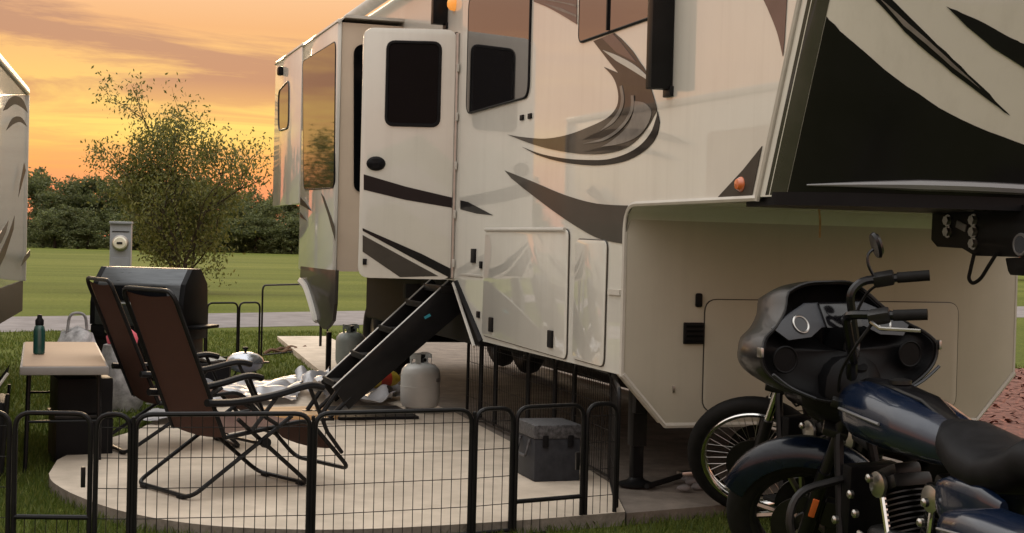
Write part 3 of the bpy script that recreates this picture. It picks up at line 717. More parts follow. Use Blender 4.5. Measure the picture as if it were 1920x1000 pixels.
# ------- pin box and king pin under the overhang
PX = 1.0
def pbx(L): return [(PX, onX(a, b, PX).y, onX(a, b, PX).z) for a, b in L]
bm = B(); prism(bm, pbx([(1748, 384), (1745, 450), (1756, 463), (1803, 466), (1826, 480), (1930, 483), (1990, 470), (1990, 384)]), (.42, 0, 0), .006); pin = obj('pin_box', bm, 'black_steel', rv, smooth=25)
for px, py in [(1778, 414), (1778, 435), (1826, 413), (1826, 435), (1826, 457)]:
    p = onX(px, py, PX); bm = B(); lathe(bm, [(.021, -.018), (.021, 0)], 6, p, 'X'); lathe(bm, [(.028, -.005), (.028, 0)], 12, p, 'X'); obj('bolt', bm, 'brushed', pin)
p = onX(1803, 424, PX); bm = B(); box(bm, p, (.01, .075, .035), .003, Matrix.Rotation(.3, 3, 'X')); obj('tag_plate', bm, 'silver_print', pin)
p = onX(1914, 459, PX); bm = B(); ring(bm, p, .042, .008, 'X', 24, 6); obj('emblem', bm, 'silver_print', pin)
bm = B(); lathe(bm, [(.036, -.006), (.036, 0)], 20, p, 'X'); obj('emblem_face', bm, 'bike_blue', pin)
bm = B(); tube(bm, catmull([onX(1827, 475, PX-.01), onX(1820, 505, PX-.02), onX(1817, 522, PX-.02), onX(1824, 531, PX-.02), onX(1838, 523, PX-.02), onX(1853, 500, PX-.02), onX(1868, 476, PX-.01)], 5), .0085, 7); obj('breakaway_cable', bm, 'rubber', pin)
bm = B(); prism(bm, pbx([(1884, 484), (1889, 508), (1893, 516), (1960, 520), (1960, 480)]), (.3, 0, 0), .006); obj('king_pin_head', bm, 'black_steel', pin)
# ------- landing legs
for xx in (.31, 2.1):
    bm = B(); box(bm, (xx, .50, .44), (.085, .085, .42), .006); l_ = obj('landing_leg', bm, 'engine_dark', rv)
    bm = B(); box(bm, (xx, .50, .20), (.062, .062, .36), .004); obj('inner_leg', bm, 'black_steel', l_)
    bm = B(); lathe(bm, [(.10, .004), (.10, .018), (.05, .035), (.04, .05)], 20, (xx, .50, 0)); obj('foot_plate', bm, 'black_steel', l_)
    bm = B(); box(bm, (xx-.02, .44, .50), (.06, .05, .16), .004); obj('bracket', bm, 'engine_dark', l_)
# ------- slide rooms
SXO = -.55
def slide(y0, y1, z0, z1, skin):
    bm = B(); box(bm, ((SXO+.03)/2, (y0+y1)/2, (z0+z1)/2), (-(SXO)-.02, y1-y0-.06, z1-z0-.05)); s = obj('slide_room', bm, skin, rv, smooth=0)
    bm = B(); box(bm, (SXO, (y0+y1)/2, (z0+z1)/2), (.035, y1-y0, z1-z0), .008); obj('face', bm, 'gelcoat', s)
    bm = B(); prism(bm, [(SXO-.03, y0-.02, z1-.03), (SXO+.05, y0-.02, z1+.035), (-.0, y0-.02, z1+.035), (0, y0-.02, z1+.01), (SXO+.04, y0-.02, z1+.01), (SXO-.01, y0-.02, z1-.04)], (0, y1-y0+.04, 0)); obj('roof_flange', bm, 'trim_white', s, smooth=0)
    return s
s1 = slide(5.05, 6.74, 1.06, 3.215, 'slide_warm_lit')
e = [onY(a, b, 5.05+.028) for a, b in ((663, 86), (700, 80), (700, 362), (663, 360))]
q = rnd([(p.x, p.z) for p in e], .075)
bm = B(); prism(bm, [(x, 5.068, z) for x, z in q], (0, .02, 0)); obj('window', bm, 'dark_glass', s1, smooth=0)
def onS(px, py): p = onX(px, py, SXO); return (p.y, p.z)
q = rnd([onS(*p) for p in ((572, 116), (634, 78), (631, 352), (574, 356))], .08)
bm = B(); prism(bm, [(SXO-.024, y, z) for y, z in q], (.01, 0, 0)); obj('window', bm, 'tinted_glass', s1, smooth=0)
bm = B(); tube(bm, [(SXO-.018, y, z) for y, z in q], .008, 6, closed=True); obj('window_frame', bm, 'black_plastic', s1)
wS = lambda nm, L, m: (lambda bm: (prism(bm, [(SXO-.0225, *onS(*p)) for p in L], (.003, 0, 0)), obj(nm, bm, m, s1, smooth=0)))(B())
wS('stripe_decal', [(606, 362), (612, 370), (632, 425), (633, 452), (620, 405)], 'decal_grey')
wS('stripe_decal', [(567, 370), (575, 378), (588, 396), (578, 390), (567, 384)], 'decal_black')
wS('stripe_decal', [(567, 398), (579, 414), (567, 407)], 'decal_black')
bm = B(); prism(bm, [(SXO-.018, *onS(*p)) for p in [(567, 499), (633, 507), (631, 570), (627, 602)] + spl([(627, 602), (613, 618), (600, 606), (590, 582), (580, 545), (566, 520)])], (.03, 0, 0), .004); sk = obj('skirt', bm, 'decal_light', s1, smooth=30)
sk.data.materials[0] = MT['decal_grey']
bm = B(); tube(bm, [(SXO-.02, *onS(*p)) for p in spl([(567, 526), (578, 538), (588, 566), (598, 603)])], .035, 6, rad=[.02]+[.036]*14+[.02]); obj('fender_flare', bm, 'trim_white', s1)
s2_ = slide(6.80, 8.44, 1.69, 3.23, 'gelcoat')
y, z = onS(533, 134); bm = B(); box(bm, (SXO-.04, y, z), (.06, .10, .09), .02); obj('lamp', bm, 'black_plastic', s2_)
q = rnd([onS(*p) for p in ((526, 172), (546, 150), (545, 240), (526, 246))], .12)
bm = B(); tube(bm, [(SXO-.018, y, z) for y, z in q], .012, 6, closed=True); obj('window_frame', bm, 'decal_grey', s2_)
bm = B(); prism(bm, [(SXO-.0205, y, z) for y, z in q], (.004, 0, 0)); obj('window', bm, 'tinted_glass', s2_, smooth=0)
# ------- running gear
for xx in (.62, 1.85):
    bm = B(); box(bm, (xx, 5.2, .80), (.07, 6.9, .22), .004); obj('chassis_rail', bm, 'chassis', rv)
for yy in (7.25, 8.15):
    for xx in (.55, 1.95):
        bm = B(); ring(bm, (xx, yy, .37), .265, .105, 'X', 30, 10, 1.05); wh = obj('wheel', bm, 'rubber', rv)
        bm = B(); lathe(bm, [(.19, -.05), (.17, -.02), (.06, -.03), (.05, -.06), (0, -.065)], 20, (xx, yy, .37), 'X'); obj('rim', bm, 'brushed', wh)
    bm = B(); tube(bm, [(.5, yy, .37), (2.0, yy, .37)], .04, 8); obj('axle', bm, 'chassis', rv)
bm = B(); box(bm, (.5, 5.0, .93), (.9, .10, .12), .005); obj('slide_rail', bm, 'chassis', rv)
bm = B(); box(bm, (-.40, 6.0, .25), (.045, .045, .52), .004); lathe(bm, [(.07, .0), (.07, .02)], 14, (-.40, 6.0, 0)); obj('slide_support', bm, 'black_steel', rv)
bm = B(); box(bm, (.9, 4.2, .9), (1.5, 1.3, .22), .02); obj('holding_tank', bm, 'chassis', rv)
# ------- folding steps, down from the door
ys0, ys1 = 3.44, 3.93
top, bot = Vector((.06, 0, 1.0)), Vector((-.80, 0, .20)); dv = (bot-top).normalized(); pv = Vector((dv.z, 0, -dv.x)) * -1
if pv.z < 0: pv = -pv
steps = obj('steps', (lambda bm: box(bm, (.02, (ys0+ys1)/2, 1.0), (.16, ys1-ys0+.06, .05), .004))(B()), 'black_steel', rv)
for yy in (ys0, ys1):
    bm = B(); prism(bm, [(p.x, yy-.015, p.z) for p in (top+pv*.085, bot+pv*.085, bot-pv*.11+dv*.02, top-pv*.16)], (0, .03, 0), .004); obj('stringer', bm, 'black_steel', steps, smooth=25)
    bm = B(); tube(bm, [(p.x, yy, p.z) for p in (top+pv*.088, bot+pv*.088)], .007, 6); obj('stringer_edge', bm, 'brushed', steps)
    for s_ in (-.055, .055):
        a = bot-dv*.05+pv*s_; b = a+Vector((-.155, 0, -.155)) ; b.z = .045
        bm = B(); tube(bm, [(a.x, yy, a.z), (b.x, yy, b.z)], .018, 6); box(bm, (b.x, yy, .036), (.07, .06, .02), .004); obj('step_foot', bm, 'black_steel', steps)
for k in range(4):
    p = top+dv*(.16+.29*k); bm = B(); box(bm, (p.x-.03, (ys0+ys1)/2, p.z-.02), (.24, ys1-ys0-.04, .03), .005); obj('tread', bm, 'chassis', steps)
    bm = B(); box(bm, (p.x-.145, (ys0+ys1)/2, p.z+.001), (.02, ys1-ys0-.05, .02), .004); obj('tread_nosing', bm, 'chassis', steps)
p = top+dv*.30; bm = B(); box(bm, (p.x, ys0-.018, p.z), (.05, .004, .02), .0, Matrix.Rotation(-.5, 3, 'Y')); obj('logo_sticker', bm, 'teal', steps, smooth=0)

# ================================================================== NEIGHBOURING CAMPER (left edge)
nb0, nb1 = Vector((-3.62, 1.0, 0)), Vector((-3.03, 9.28, 0)); nd_ = (nb1-nb0).normalized(); nl = Vector((-nd_.y, nd_.x, 0))
NM = Matrix((nd_, nl, Vector((0, 0, 1)))).transposed().to_4x4(); NM.translation = nb0; NL = (nb1-nb0).length
nb = thing('neighbour_camper', 'cream camper with curved tan decals cut off by the left edge of the photo', 'camper', mw=NM)
bm = B(); box(bm, (NL/2, 1.25, 1.82), (NL, 2.4, 1.98), .012); obj('body', bm, 'gelcoat', nb)
bm = B(); box(bm, (NL/2, 1.25, .67), (NL-.03, 2.404, .32), .006); obj('lower_band', bm, 'band_brown', nb)
bm = B(); box(bm, (NL/2, 1.25, 2.85), (NL+.04, 2.46, .07), .02); obj('roof', bm, 'trim_white', nb)
bm = B(); box(bm, (NL-.02, .05, 1.82), (.06, .06, 1.98), .006); obj('corner_trim', bm, 'trim_white', nb)
NI = NM.inverted()
def onN(px, py):
    d = ray(px, py); t = (nb0-C).dot(nl)/d.dot(nl); p = NI @ (C+d*t); return (p.x, p.z)
def nbd(L, m, off=.045):
    bm = B(); prism(bm, [(a, off-.003-.05, b) for a, b in (onN(*p) for p in L)], (0, .003, 0)); obj('swoosh_decal', bm, m, nb, smooth=0)
nbd([(44, 305), (47, 320), (33, 370), (36, 345)], 'decal_grey'); nbd([(26, 405), (24, 430), (8, 480), (-2, 500), (-2, 475), (14, 440)], 'decal_grey'); nbd([(15, 412), (10, 435), (-3, 462), (-3, 440)], 'decal_light')
nbd([(55, 468), (55, 480), (38, 500), (44, 482)], 'decal_grey')
nbd(spl([(4, 208), (14, 188), (28, 180), (42, 188), (51, 212)]) + spl([(51, 212), (40, 202), (26, 196), (12, 205)]), 'band_brown'); nbd(spl([(10, 245), (22, 222), (38, 220), (50, 238)]) + spl([(50, 238), (36, 229), (22, 234)]), 'band_brown')
for yy in (3.0, 4.0):
    bm = B(); ring(bm, (yy, .4, .30), .25, .10, 'Y', 28, 8, 1.1); w_ = obj('wheel', bm, 'rubber', nb); 
for xx in (.5, NL-.6):
    for yy in (.3, 2.2):
        bm = B(); box(bm, (xx, yy, .22), (.07, .07, .6), .004); obj('support_leg', bm, 'black_steel', nb)
bm = B(); prism(bm, [(u_, -.004+.05-.05, v_) for u_, v_ in rnd([(NL-4.9, 1.5), (NL-3.35, 1.5), (NL-3.35, 2.5), (NL-4.9, 2.5)], .08)], (0, .01, 0)); bm.transform(Matrix.Translation((0, .042, 0))); obj('window', bm, 'tinted_glass', nb, smooth=0)

# ================================================================== PATIO
# --- wire playpen
TR = .0115
def pen_panel(parent, p0, p1, H, z0, secs, wires=True, gate=None, rad=.07):
    """secs = fractions of the panel carried by each rounded frame"""
    p0, p1 = Vector((*p0, 0)), Vector((*p1, 0)); L = (p1-p0).length; d = (p1-p0)/L
    P = lambda u_, z: Vector((p0.x+d.x*u_, p0.y+d.y*u_, z0+z)); first = None; u_ = 0
    for k, s in enumerate(secs):
        a, b = u_+TR*1.05, u_+s*L-TR*1.05; u_ += s*L
        bm = B()
        low = .02 if gate != k else .0
        tube(bm, smoothpath([P(a, low), P(a, H), P(b, H), P(b, low)], rad, 5), TR, 8)
        if gate == k: tube(bm, [P(a, .165), P(b, .165)], TR, 8)
        else: tube(bm, [P(a, .03), P(b, .03)], TR*.8, 8)
        nm = 'gate' if gate == k else 'panel'
        o = obj(nm, bm, 'black_steel', parent)
        if gate == k:
            bm = B(); box(bm, P(b-.03, H*.55), (.02, .02, .09), .003); obj('latch', bm, 'black_steel', o)
            bm = B(); tube(bm, [P(a, .0), P(b, .0)], TR*.7, 6); obj('threshold_bar', bm, 'black_steel', o)
        if wires:
            bm = B(); n = max(2, round((b-a)/.047))
            hi = H-.008; lo_z = .03
            if gate == k: hi = .16; lo_z = .0
            for i in range(1, n):
                q = a+(b-a)*i/n; tube(bm, [P(q, lo_z), P(q, hi)], .0020, 4, cap=False)
            zz = lo_z+.13
            while zz < hi-.03: tube(bm, [P(a, zz), P(b, zz)], .0020, 4, cap=False); zz += .135
            obj('wire_grid', bm, 'wire', o, kind='stuff', smooth=0)
    return d
pen = thing('pet_playpen', 'black metal pet playpen with wire panels and gates round the front of the patio', 'playpen', (-1.7, -.5, GZ))
def pen_run(root, pts, z0, H, spec):
    inv = Matrix.Translation(-root.location)
    before = set(bpy.data.objects)
    for (a, b), sp in zip(zip(pts, pts[1:]), spec): pen_panel(root, a, b, H, z0, *sp)
    for o in set(bpy.data.objects)-before:
        if o.type == 'MESH': o.data.transform(inv)
PH = .625
nodes = [(-3.24, -.27), (-2.515, -.455), (-1.725, -.505), (-.935, -.43), (-.105, -.225)]
pen_run(pen, nodes, GZ, PH, [((.30, .47, .23), True, 1), ((1.,),), ((1.,),), ((.27, .49, .24), True, 1)])
for x, y in nodes[1:-1]:
    bm = B(); tube(bm, [(x-pen.location.x, y-.012-pen.location.y, .0), (x-pen.location.x, y-.012-pen.location.y, PH-.03)], .006, 6); lathe(bm, [(.009, 0), (.009, .02), (0, .024)], 8, (x-pen.location.x, y-.012-pen.location.y, PH-.03)); obj('hinge_pin', bm, 'black_steel', pen)
sd_n = [(-.105, -.225), (.20, .62), (.27, 1.42), (.24, 2.22), (.26, 3.02), (.28, 3.82)]
pen_run(pen, sd_n, 0.0, PH, [((1.,), True), ((1.,), True), ((.4, .6), True), ((1.,), True), ((.5, .5), True)])
penb = thing('pet_playpen', 'black metal playpen panels standing on the grass behind the blue kettle grill', 'playpen', (-.5, 10.0, GZ))
pen_run(penb, [(-1.6, 9.55), (-1.09, 9.8), (-.70, 9.98), (-.42, 10.15)], GZ, .66, [((1.,), False), ((1.,), False), ((1.,), False)])
pen_run(penb, [(-.40, 10.2), (.50, 11.2), (.62, 11.35)], GZ, .86, [((1.,), False), ((1.,), False)])

# --- reclining chairs (local x = facing, y = left, z up)
def gravity_chair(name, label, loc, rz, group):
    t = thing(name, label, 'chair', loc, rz, group); hw = .27
    bt, bb = Vector((-.52, 0, 1.07)), Vector((-.20, 0, .31)); sf = Vector((.32, 0, .37)); ft = Vector((.50, 0, .20))
    def sling(nm, prof, m, w_=hw-.012):
        bm = B(); rows = []
        for p in prof:
            rows.append([bm.verts.new((p.x, y, p.z-.018*(1-(y/w_)**2))) for y in np.linspace(-w_, w_, 7)])
        for A, D in zip(rows, rows[1:]):
            for i in range(6): bm.faces.new((A[i], A[i+1], D[i+1], D[i]))
        bmesh.ops.solidify(bm, geom=list(bm.faces), thickness=.006); return obj(nm, bm, m, t, 60)
    lerp = lambda a, b, n: [a+(b-a)*i/n for i in range(n+1)]
    sling('backrest', lerp(bt+Vector((.02, 0, -.02)), bb, 8), 'sling_brown')
    sling('seat', lerp(bb+Vector((.03, 0, .02)), sf, 6), 'sling_seat')
    sling('footrest', lerp(sf+Vector((.02, 0, -.01)), ft, 5), 'sling_brown')
    bm = B(); tube(bm, smoothpath([bb+Vector((0, hw, 0)), bt+Vector((0, hw, 0)), bt+Vector((0, -hw, 0)), bb+Vector((0, -hw, 0))], .07), .0125, 8); obj('back_frame', bm, 'black_steel', t)
    bm = B(); tube(bm, smoothpath([bb+Vector((0, hw, 0)), sf+Vector((0, hw, 0)), ft+Vector((.10, hw, -.12)), ft+Vector((.10, -hw, -.12)), sf+Vector((0, -hw, 0)), bb+Vector((0, -hw, 0))], .07), .0125, 8); obj('seat_frame', bm, 'black_steel', t)
    for s in (-1, 1):
        y = s*(hw+.035)
        bm = B(); tube(bm, catmull([(-.33, y, .50), (-.15, y, .495), (.08, y, .52), (.28, y, .56), (.38, y, .545)], 5), .02, 8); bm.transform(Matrix.Translation((0, y, 0)) @ Matrix.Diagonal((1, 1.5, 1, 1)) @ Matrix.Translation((0, -y, 0))); a_ = obj('armrest', bm, 'black_plastic', t)
        bm = B(); tube(bm, [(.30, y, .545), (.42, y, .30), (.52, y, .18)], .011, 6); obj('arm_strut', bm, 'black_steel', a_)
        bm = B(); tube(bm, [(-.12, y, .49), (.10, y, .36)], .011, 6); tube(bm, [(.10, y, .52), (-.06, y, .34)], .011, 6); obj('arm_strut', bm, 'black_steel', a_)
    for s, x0, x1, yo in ((1, .20, -.40, .0), (-1, -.12, .34, -.02)):
        y = hw+.015+yo
        bm = B(); tube(bm, smoothpath([(x0, y, .40), (x1, y, .018), (x1-.0, -y, .018), (x0, -y, .40)], .07), .012, 8); obj('leg', bm, 'black_steel', t)
        for q in (-1, 1): bm = B(); box(bm, (x1, q*(y-.09), .012), (.034, .06, .02), .006); obj('foot', bm, 'rubber', t)
    bm = B(); tube(bm, [(.03, -hw-.02, .26), (.03, hw+.02, .26)], .009, 6); obj('stretcher', bm, 'black_steel', t)
    for s in (-1, 1):
        bm = B(); lathe(bm, [(.028, -.012), (.028, .012)], 12, (.03, s*(hw+.03), .27), 'Y'); obj('hinge_cap', bm, 'black_plastic', t)
    return t
gravity_chair('recliner_chair', 'brown sling recliner chair standing nearest the wire fence', (-1.92, .86, 0), R_(24), 'recliner chairs on the patio')
gravity_chair('recliner_chair', 'second brown sling recliner chair, half hidden beside the folding table', (-2.07, 2.42, 0), R_(13), 'recliner chairs on the patio')

# --- folding table, bottle, black bin, chair at the edge
tb = thing('folding_table', 'low narrow folding table with a pale tan top beside the chairs', 'table', (-2.77, 2.78, GZ))
tz = .57-GZ
bm = B(); box(bm, (0, 0, tz-.025), (.50, 2.0, .05), .012); o = obj('tabletop', bm, 'table_edge', tb)
bm = B(); box(bm, (0, 0, tz+.001), (.47, 1.96, .006), .002); obj('surface', bm, 'table_top', o)
for sx in (-1, 1):
    for sy in (-1, 1):
        bm = B(); tube(bm, [(sx*.20, sy*.80, tz-.05), (sx*.21, sy*.86, .0)], .013, 8); obj('leg', bm, 'black_steel', tb)
for sy in (-1, 1):
    bm = B(); tube(bm, [(-.205, sy*.83, .3), (.205, sy*.83, .3)], .009, 6); obj('crossbar', bm, 'black_steel', tb)
p = G(73, 664, .576); bt = thing('water_bottle', 'dark green water bottle with a black cap on the folding table', 'bottle', p)
bm = B(); lathe(bm, [(.030, .0), (.036, .006), (.036, .15), (.030, .175), (.022, .185)], 20); obj('bottle_body', bm, 'bottle_green', bt)
bm = B(); lathe(bm, [(.026, .185), (.027, .215), (.016, .23), (.014, .25), (0, .252)], 16); obj('cap', bm, 'black_plastic', bt)
p = G(165, 840, GZ); bn = thing('storage_bin', 'tall black storage bin with a lidded rim, under the end of the folding table', 'storage bin', (-2.66, 2.35, GZ), R_(6))
bm = B(); prism(bm, [(-.17, -.2, 0), (.17, -.2, 0), (.17, .2, 0), (-.17, .2, 0)], (0, 0, .29), .012); obj('lower_bin', bm, 'black_plastic', bn)
bm = B(); prism(bm, [(-.165, -.195, .315), (.165, -.195, .315), (.165, .195, .315), (-.165, .195, .315)], (0, 0, .22), .012); obj('upper_bin', bm, 'black_plastic', bn)
bm = B(); box(bm, (0, 0, .302), (.36, .42, .022), .006); obj('rim', bm, 'engine_dark', bn)
cc = thing('camp_chair', 'black fabric camp chair with pale piping cut off at the left edge', 'chair', (-3.17, 1.9, GZ))
bm = B(); rows = []
for i in range(9):
    t_ = i/8; rows.append([bm.verts.new((-.25+.34*t_, y, .12+.50*t_-.12*math.sin(math.pi*t_)*(1-(y/.3)**2))) for y in np.linspace(-.3, .3, 7)])
for A, D in zip(rows, rows[1:]):
    for i in range(6): bm.faces.new((A[i], A[i+1], D[i+1], D[i]))
edge = [v.co.copy() for v in rows[-1]]; e0 = [r_[0].co.copy() for r_ in rows]
bmesh.ops.solidify(bm, geom=list(bm.faces), thickness=.012); obj('backrest', bm, 'black_plastic', cc, 60)
bm = B(); tube(bm, e0, .009, 6); obj('piping', bm, 'pale_fabric', cc)
bm = B(); box(bm, (.03, 0, .23), (.09, .5, .44), .02); obj('side_panel', bm, 'leather', cc)
for sx, sy in ((-.2, -.27), (.06, -.27), (-.2, .27), (.06, .27)):
    bm = B(); tube(bm, [(sx, sy, .0), (sx+.03, sy, .5)], .011, 6); obj('leg', bm, 'black_steel', cc)

# --- gas grill
gr = thing('gas_grill', 'black and grey gas grill with its hood closed, behind the recliner chairs', 'grill', (-1.95, 6.6, GZ), R_(-30))
gh = 1.12
bm = B(); prof = [(-.27, .60), (-.27, .80), (-.22, .98), (-.08, gh), (.10, gh), (.25, .98), (.28, .60)]
prism(bm, [(-.45, y, z) for y, z in prof], (.90, 0, 0), .015); hood = obj('hood', bm, 'grill_hood', gr)
bm = B(); prism(bm, [(-.452, y*1.01, z+.004) for y, z in prof], (.05, 0, 0), .006); obj('end_cap', bm, 'black_plastic', hood)
bm = B(); prism(bm, [(.402, y*1.01, z+.004) for y, z in prof], (.05, 0, 0), .006); obj('end_cap', bm, 'black_plastic', hood)
bm = B(); prism(bm, [(-.39, y-.0, z+.005) for y, z in ((-.07, gh), (.09, gh), (.09, gh-.01), (-.07, gh-.01))], (.78, 0, 0)); obj('top_highlight', bm, 'grill_highlight', hood)
bm = B(); prism(bm, [(-.33, -.262, .83), (.30, -.262, .83), (.26, -.228, .965), (-.28, -.228, .965)], (0, -.012, -.003), .003); obj('hood_window', bm, 'dark_glass', hood)
bm = B(); tube(bm, [(-.30, -.30, .80), (-.30, -.33, .80), (.30, -.33, .80), (.30, -.30, .80)], .012, 8); obj('handle', bm, 'brushed', hood)
bm = B(); box(bm, (0, 0, .54), (.90, .52, .12), .01); obj('firebox', bm, 'black_plastic', gr)
bm = B(); box(bm, (0, -.01, .30), (.86, .48, .38), .01); obj('cabinet', bm, 'black_steel', gr)
for sx in (-1, 1):
    if sx > 0: bm = B(); box(bm, (sx*.53, 0, .60), (.14, .40, .03), .01); obj('side_shelf', bm, 'black_plastic', gr)
    for sy in (-1, 1):
        bm = B(); box(bm, (sx*.40, sy*.20, .06), (.05, .05, .13), .005); obj('leg', bm, 'black_steel', gr)
for k in range(4):
    bm = B(); lathe(bm, [(.024, -.03), (.026, -.004), (.03, 0)], 14, (-.27+.18*k, -.262, .55), 'Y'); obj('knob', bm, 'brushed', gr)
# --- things by the grill
def blob(name, label, cat, loc, prof, m, jit=.06, seed=1, parent=None, n=20):
    bm = B(); lathe(bm, prof, n); bm.verts.ensure_lookup_table()
    for v in bm.verts:
        s = mnoise.noise_vector((v.co*9+Vector((seed*3.1, seed, 0)))); v.co += s*jit*(.2 if v.co.z < .02 else 1)
        v.co.z = max(v.co.z, 0)
    o = obj(name, bm, m, parent, 60)
    if parent is None: o.location = loc; tag(o, label, cat)
    return o
tg = thing('tote_bag', 'grey printed tote bag standing left of the gas grill', 'bag', (-2.62, 5.15, GZ))
blob('bag_body', '', '', None, [(0, 0), (.16, .0), (.18, .2), (.17, .45), (.13, .62), (.0, .66)], 'bag_print', .05, 2, tg)
bm = B(); tube(bm, smoothpath([(-.08, -.02, .6), (-.06, -.03, .78), (.06, -.03, .78), (.08, -.02, .6)], .06), .012, 6); obj('handle', bm, 'bag_grey', tg)
tb2 = thing('laundry_bag', 'grey plastic bag with something pink on top, seen between the two recliners', 'bag', (-2.27, 5.0, GZ))
blob('bag_body', '', '', None, [(0, 0), (.15, .0), (.19, .15), (.16, .38), (.11, .52), (.0, .56)], 'bag_grey', .06, 5, tb2)
blob('pink_cloth', '', '', None, [(0, .54), (.12, .55), (.13, .60), (.06, .66), (0, .67)], 'bag_pink', .03, 7, tb2)
sc = thing('small_crate', 'small black crate with a pale cloth on it, left of the blue kettle grill', 'crate', (-1.42, 6.1, 0), R_(-10))
bm = B(); box(bm, (0, 0, .115), (.30, .26, .23), .012); obj('crate_body', bm, 'black_plastic', sc)
bm = B(); box(bm, (0, 0, .215), (.32, .28, .03), .008); obj('rim', bm, 'engine_dark', sc)
blob('cloth', '', '', None, [(0, .232), (.11, .232), (.12, .255), (.05, .29), (0, .295)], 'pale_fabric', .03, 3, sc)
# --- kettle grill
kt = thing('kettle_grill', 'small portable kettle grill with a shiny blue grey bowl and lid', 'grill', (-1.05, 6.75, 0))
bm = B(); lathe(bm, [(.04, .07), (.11, .085), (.165, .125), (.178, .165)], 28); obj('bowl', bm, 'kettle_blue', kt)
bm = B(); lathe(bm, [(.182, .165), (.182, .175), (.165, .215), (.115, .252), (.05, .268), (0, .27)], 28); ld_ = obj('lid', bm, 'kettle_shine', kt)
bm = B(); lathe(bm, [(.012, .268), (.012, .285), (.028, .30), (.026, .315), (0, .32)], 12); obj('knob', bm, 'black_plastic', ld_)
for k in range(3):
    a = R_(90+120*k); bm = B(); tube(bm, [(math.cos(a)*.10, math.sin(a)*.10, .09), (math.cos(a)*.15, math.sin(a)*.15, .0)], .008, 6); obj('leg', bm, 'black_steel', kt)
bm = B(); box(bm, (.20, 0, .17), (.05, .09, .016), .005); obj('handle', bm, 'black_plastic', kt)
# --- propane tanks
def tank(label, loc, m):
    t = thing('propane_tank', label, 'propane tank', loc, R_(20), 'propane tanks by the steps')
    bm = B(); lathe(bm, [(.10, .03), (.14, .045), (.156, .09), (.157, .20), (.157, .215), (.157, .30), (.148, .34), (.115, .375), (.06, .39), (0, .392)], 32); b_ = obj('tank_body', bm, m, t)
    bm = B(); ring(bm, (0, 0, .205), .1575, .003, 'Z', 32, 6); obj('weld_seam', bm, m, b_)
    bm = B(); lathe(bm, [(.115, .0), (.115, .04)], 28, cap=False); bmesh.ops.solidify(bm, geom=list(bm.faces), thickness=.004); obj('foot_ring', bm, m, t)
    bm = B(); n = 30
    outer = []
    for j in range(n+1):
        a = R_(-55+290*j/n); hole = 0
        outer.append((a, .385, .465+.006*math.sin(a*3)))
    vs0 = [(bm.verts.new((.085*math.cos(a), .085*math.sin(a), z0)), bm.verts.new((.088*math.cos(a), .088*math.sin(a), (z0+z1)/2)), bm.verts.new((.086*math.cos(a), .086*math.sin(a), z1))) for a, z0, z1 in outer]
    for i, (A, D) in enumerate(zip(vs0, vs0[1:])):
        if i % 10 not in (4, 5, 6): bm.faces.new((A[0], D[0], D[1], A[1]))
        bm.faces.new((A[1], D[1], D[2], A[2]))
    bmesh.ops.solidify(bm, geom=list(bm.faces), thickness=.005); obj('collar', bm, m, t)
    bm = B(); lathe(bm, [(.025, .385), (.025, .43), (.035, .435), (.035, .455), (0, .457)], 14); tube(bm, [(0, 0, .41), (0, -.06, .415)], .016, 8); obj('valve', bm, 'engine_dark', t)
    bm = B(); box(bm, (.08, -.134, .26), (.07, .006, .03), .0, Matrix.Rotation(.53, 3, 'Z')); obj('label', bm, 'bag_grey', t)
    return t
tank('white propane tank standing right of the black steps', (-.02, 4.12, 0), 'tank_white')
tank('older grey propane tank standing behind the black steps', (.20, 7.9, 0), 'tank_grey')
# --- cooler
c0, c1, c2 = G(975, 882), G(1012, 905), G(1088, 903)
ang = math.atan2((c2-c1).y, (c2-c1).x)
CS = .84
co = thing('cooler_box', 'grey plastic cooler with a speckled lid inside the playpen', 'cooler', ((c1+c2)/2+Vector((-.01, .18, 0))), ang)
co.scale = (CS, CS, .98)
bm = B(); prism(bm, [(-.165, -.19, 0), (.165, -.19, 0), (.165, .19, 0), (-.165, .19, 0)], (0, 0, .25), .012); cb = obj('cooler_body', bm, 'cooler_body', co)
bm = B(); box(bm, (0, 0, .29), (.35, .40, .085), .02); lid = obj('lid', bm, 'cooler_lid', co)
bm = B(); tube(bm, smoothpath([(-.172, -.1, .24), (-.20, -.1, .14), (-.20, .1, .14), (-.172, .1, .24)], .03), .009, 6); obj('handle', bm, 'cooler_lid', co)
for s in (-1, 1):
    bm = B(); box(bm, (s*.09, -.197, .235), (.04, .014, .07), .004); obj('latch', bm, 'black_plastic', co)
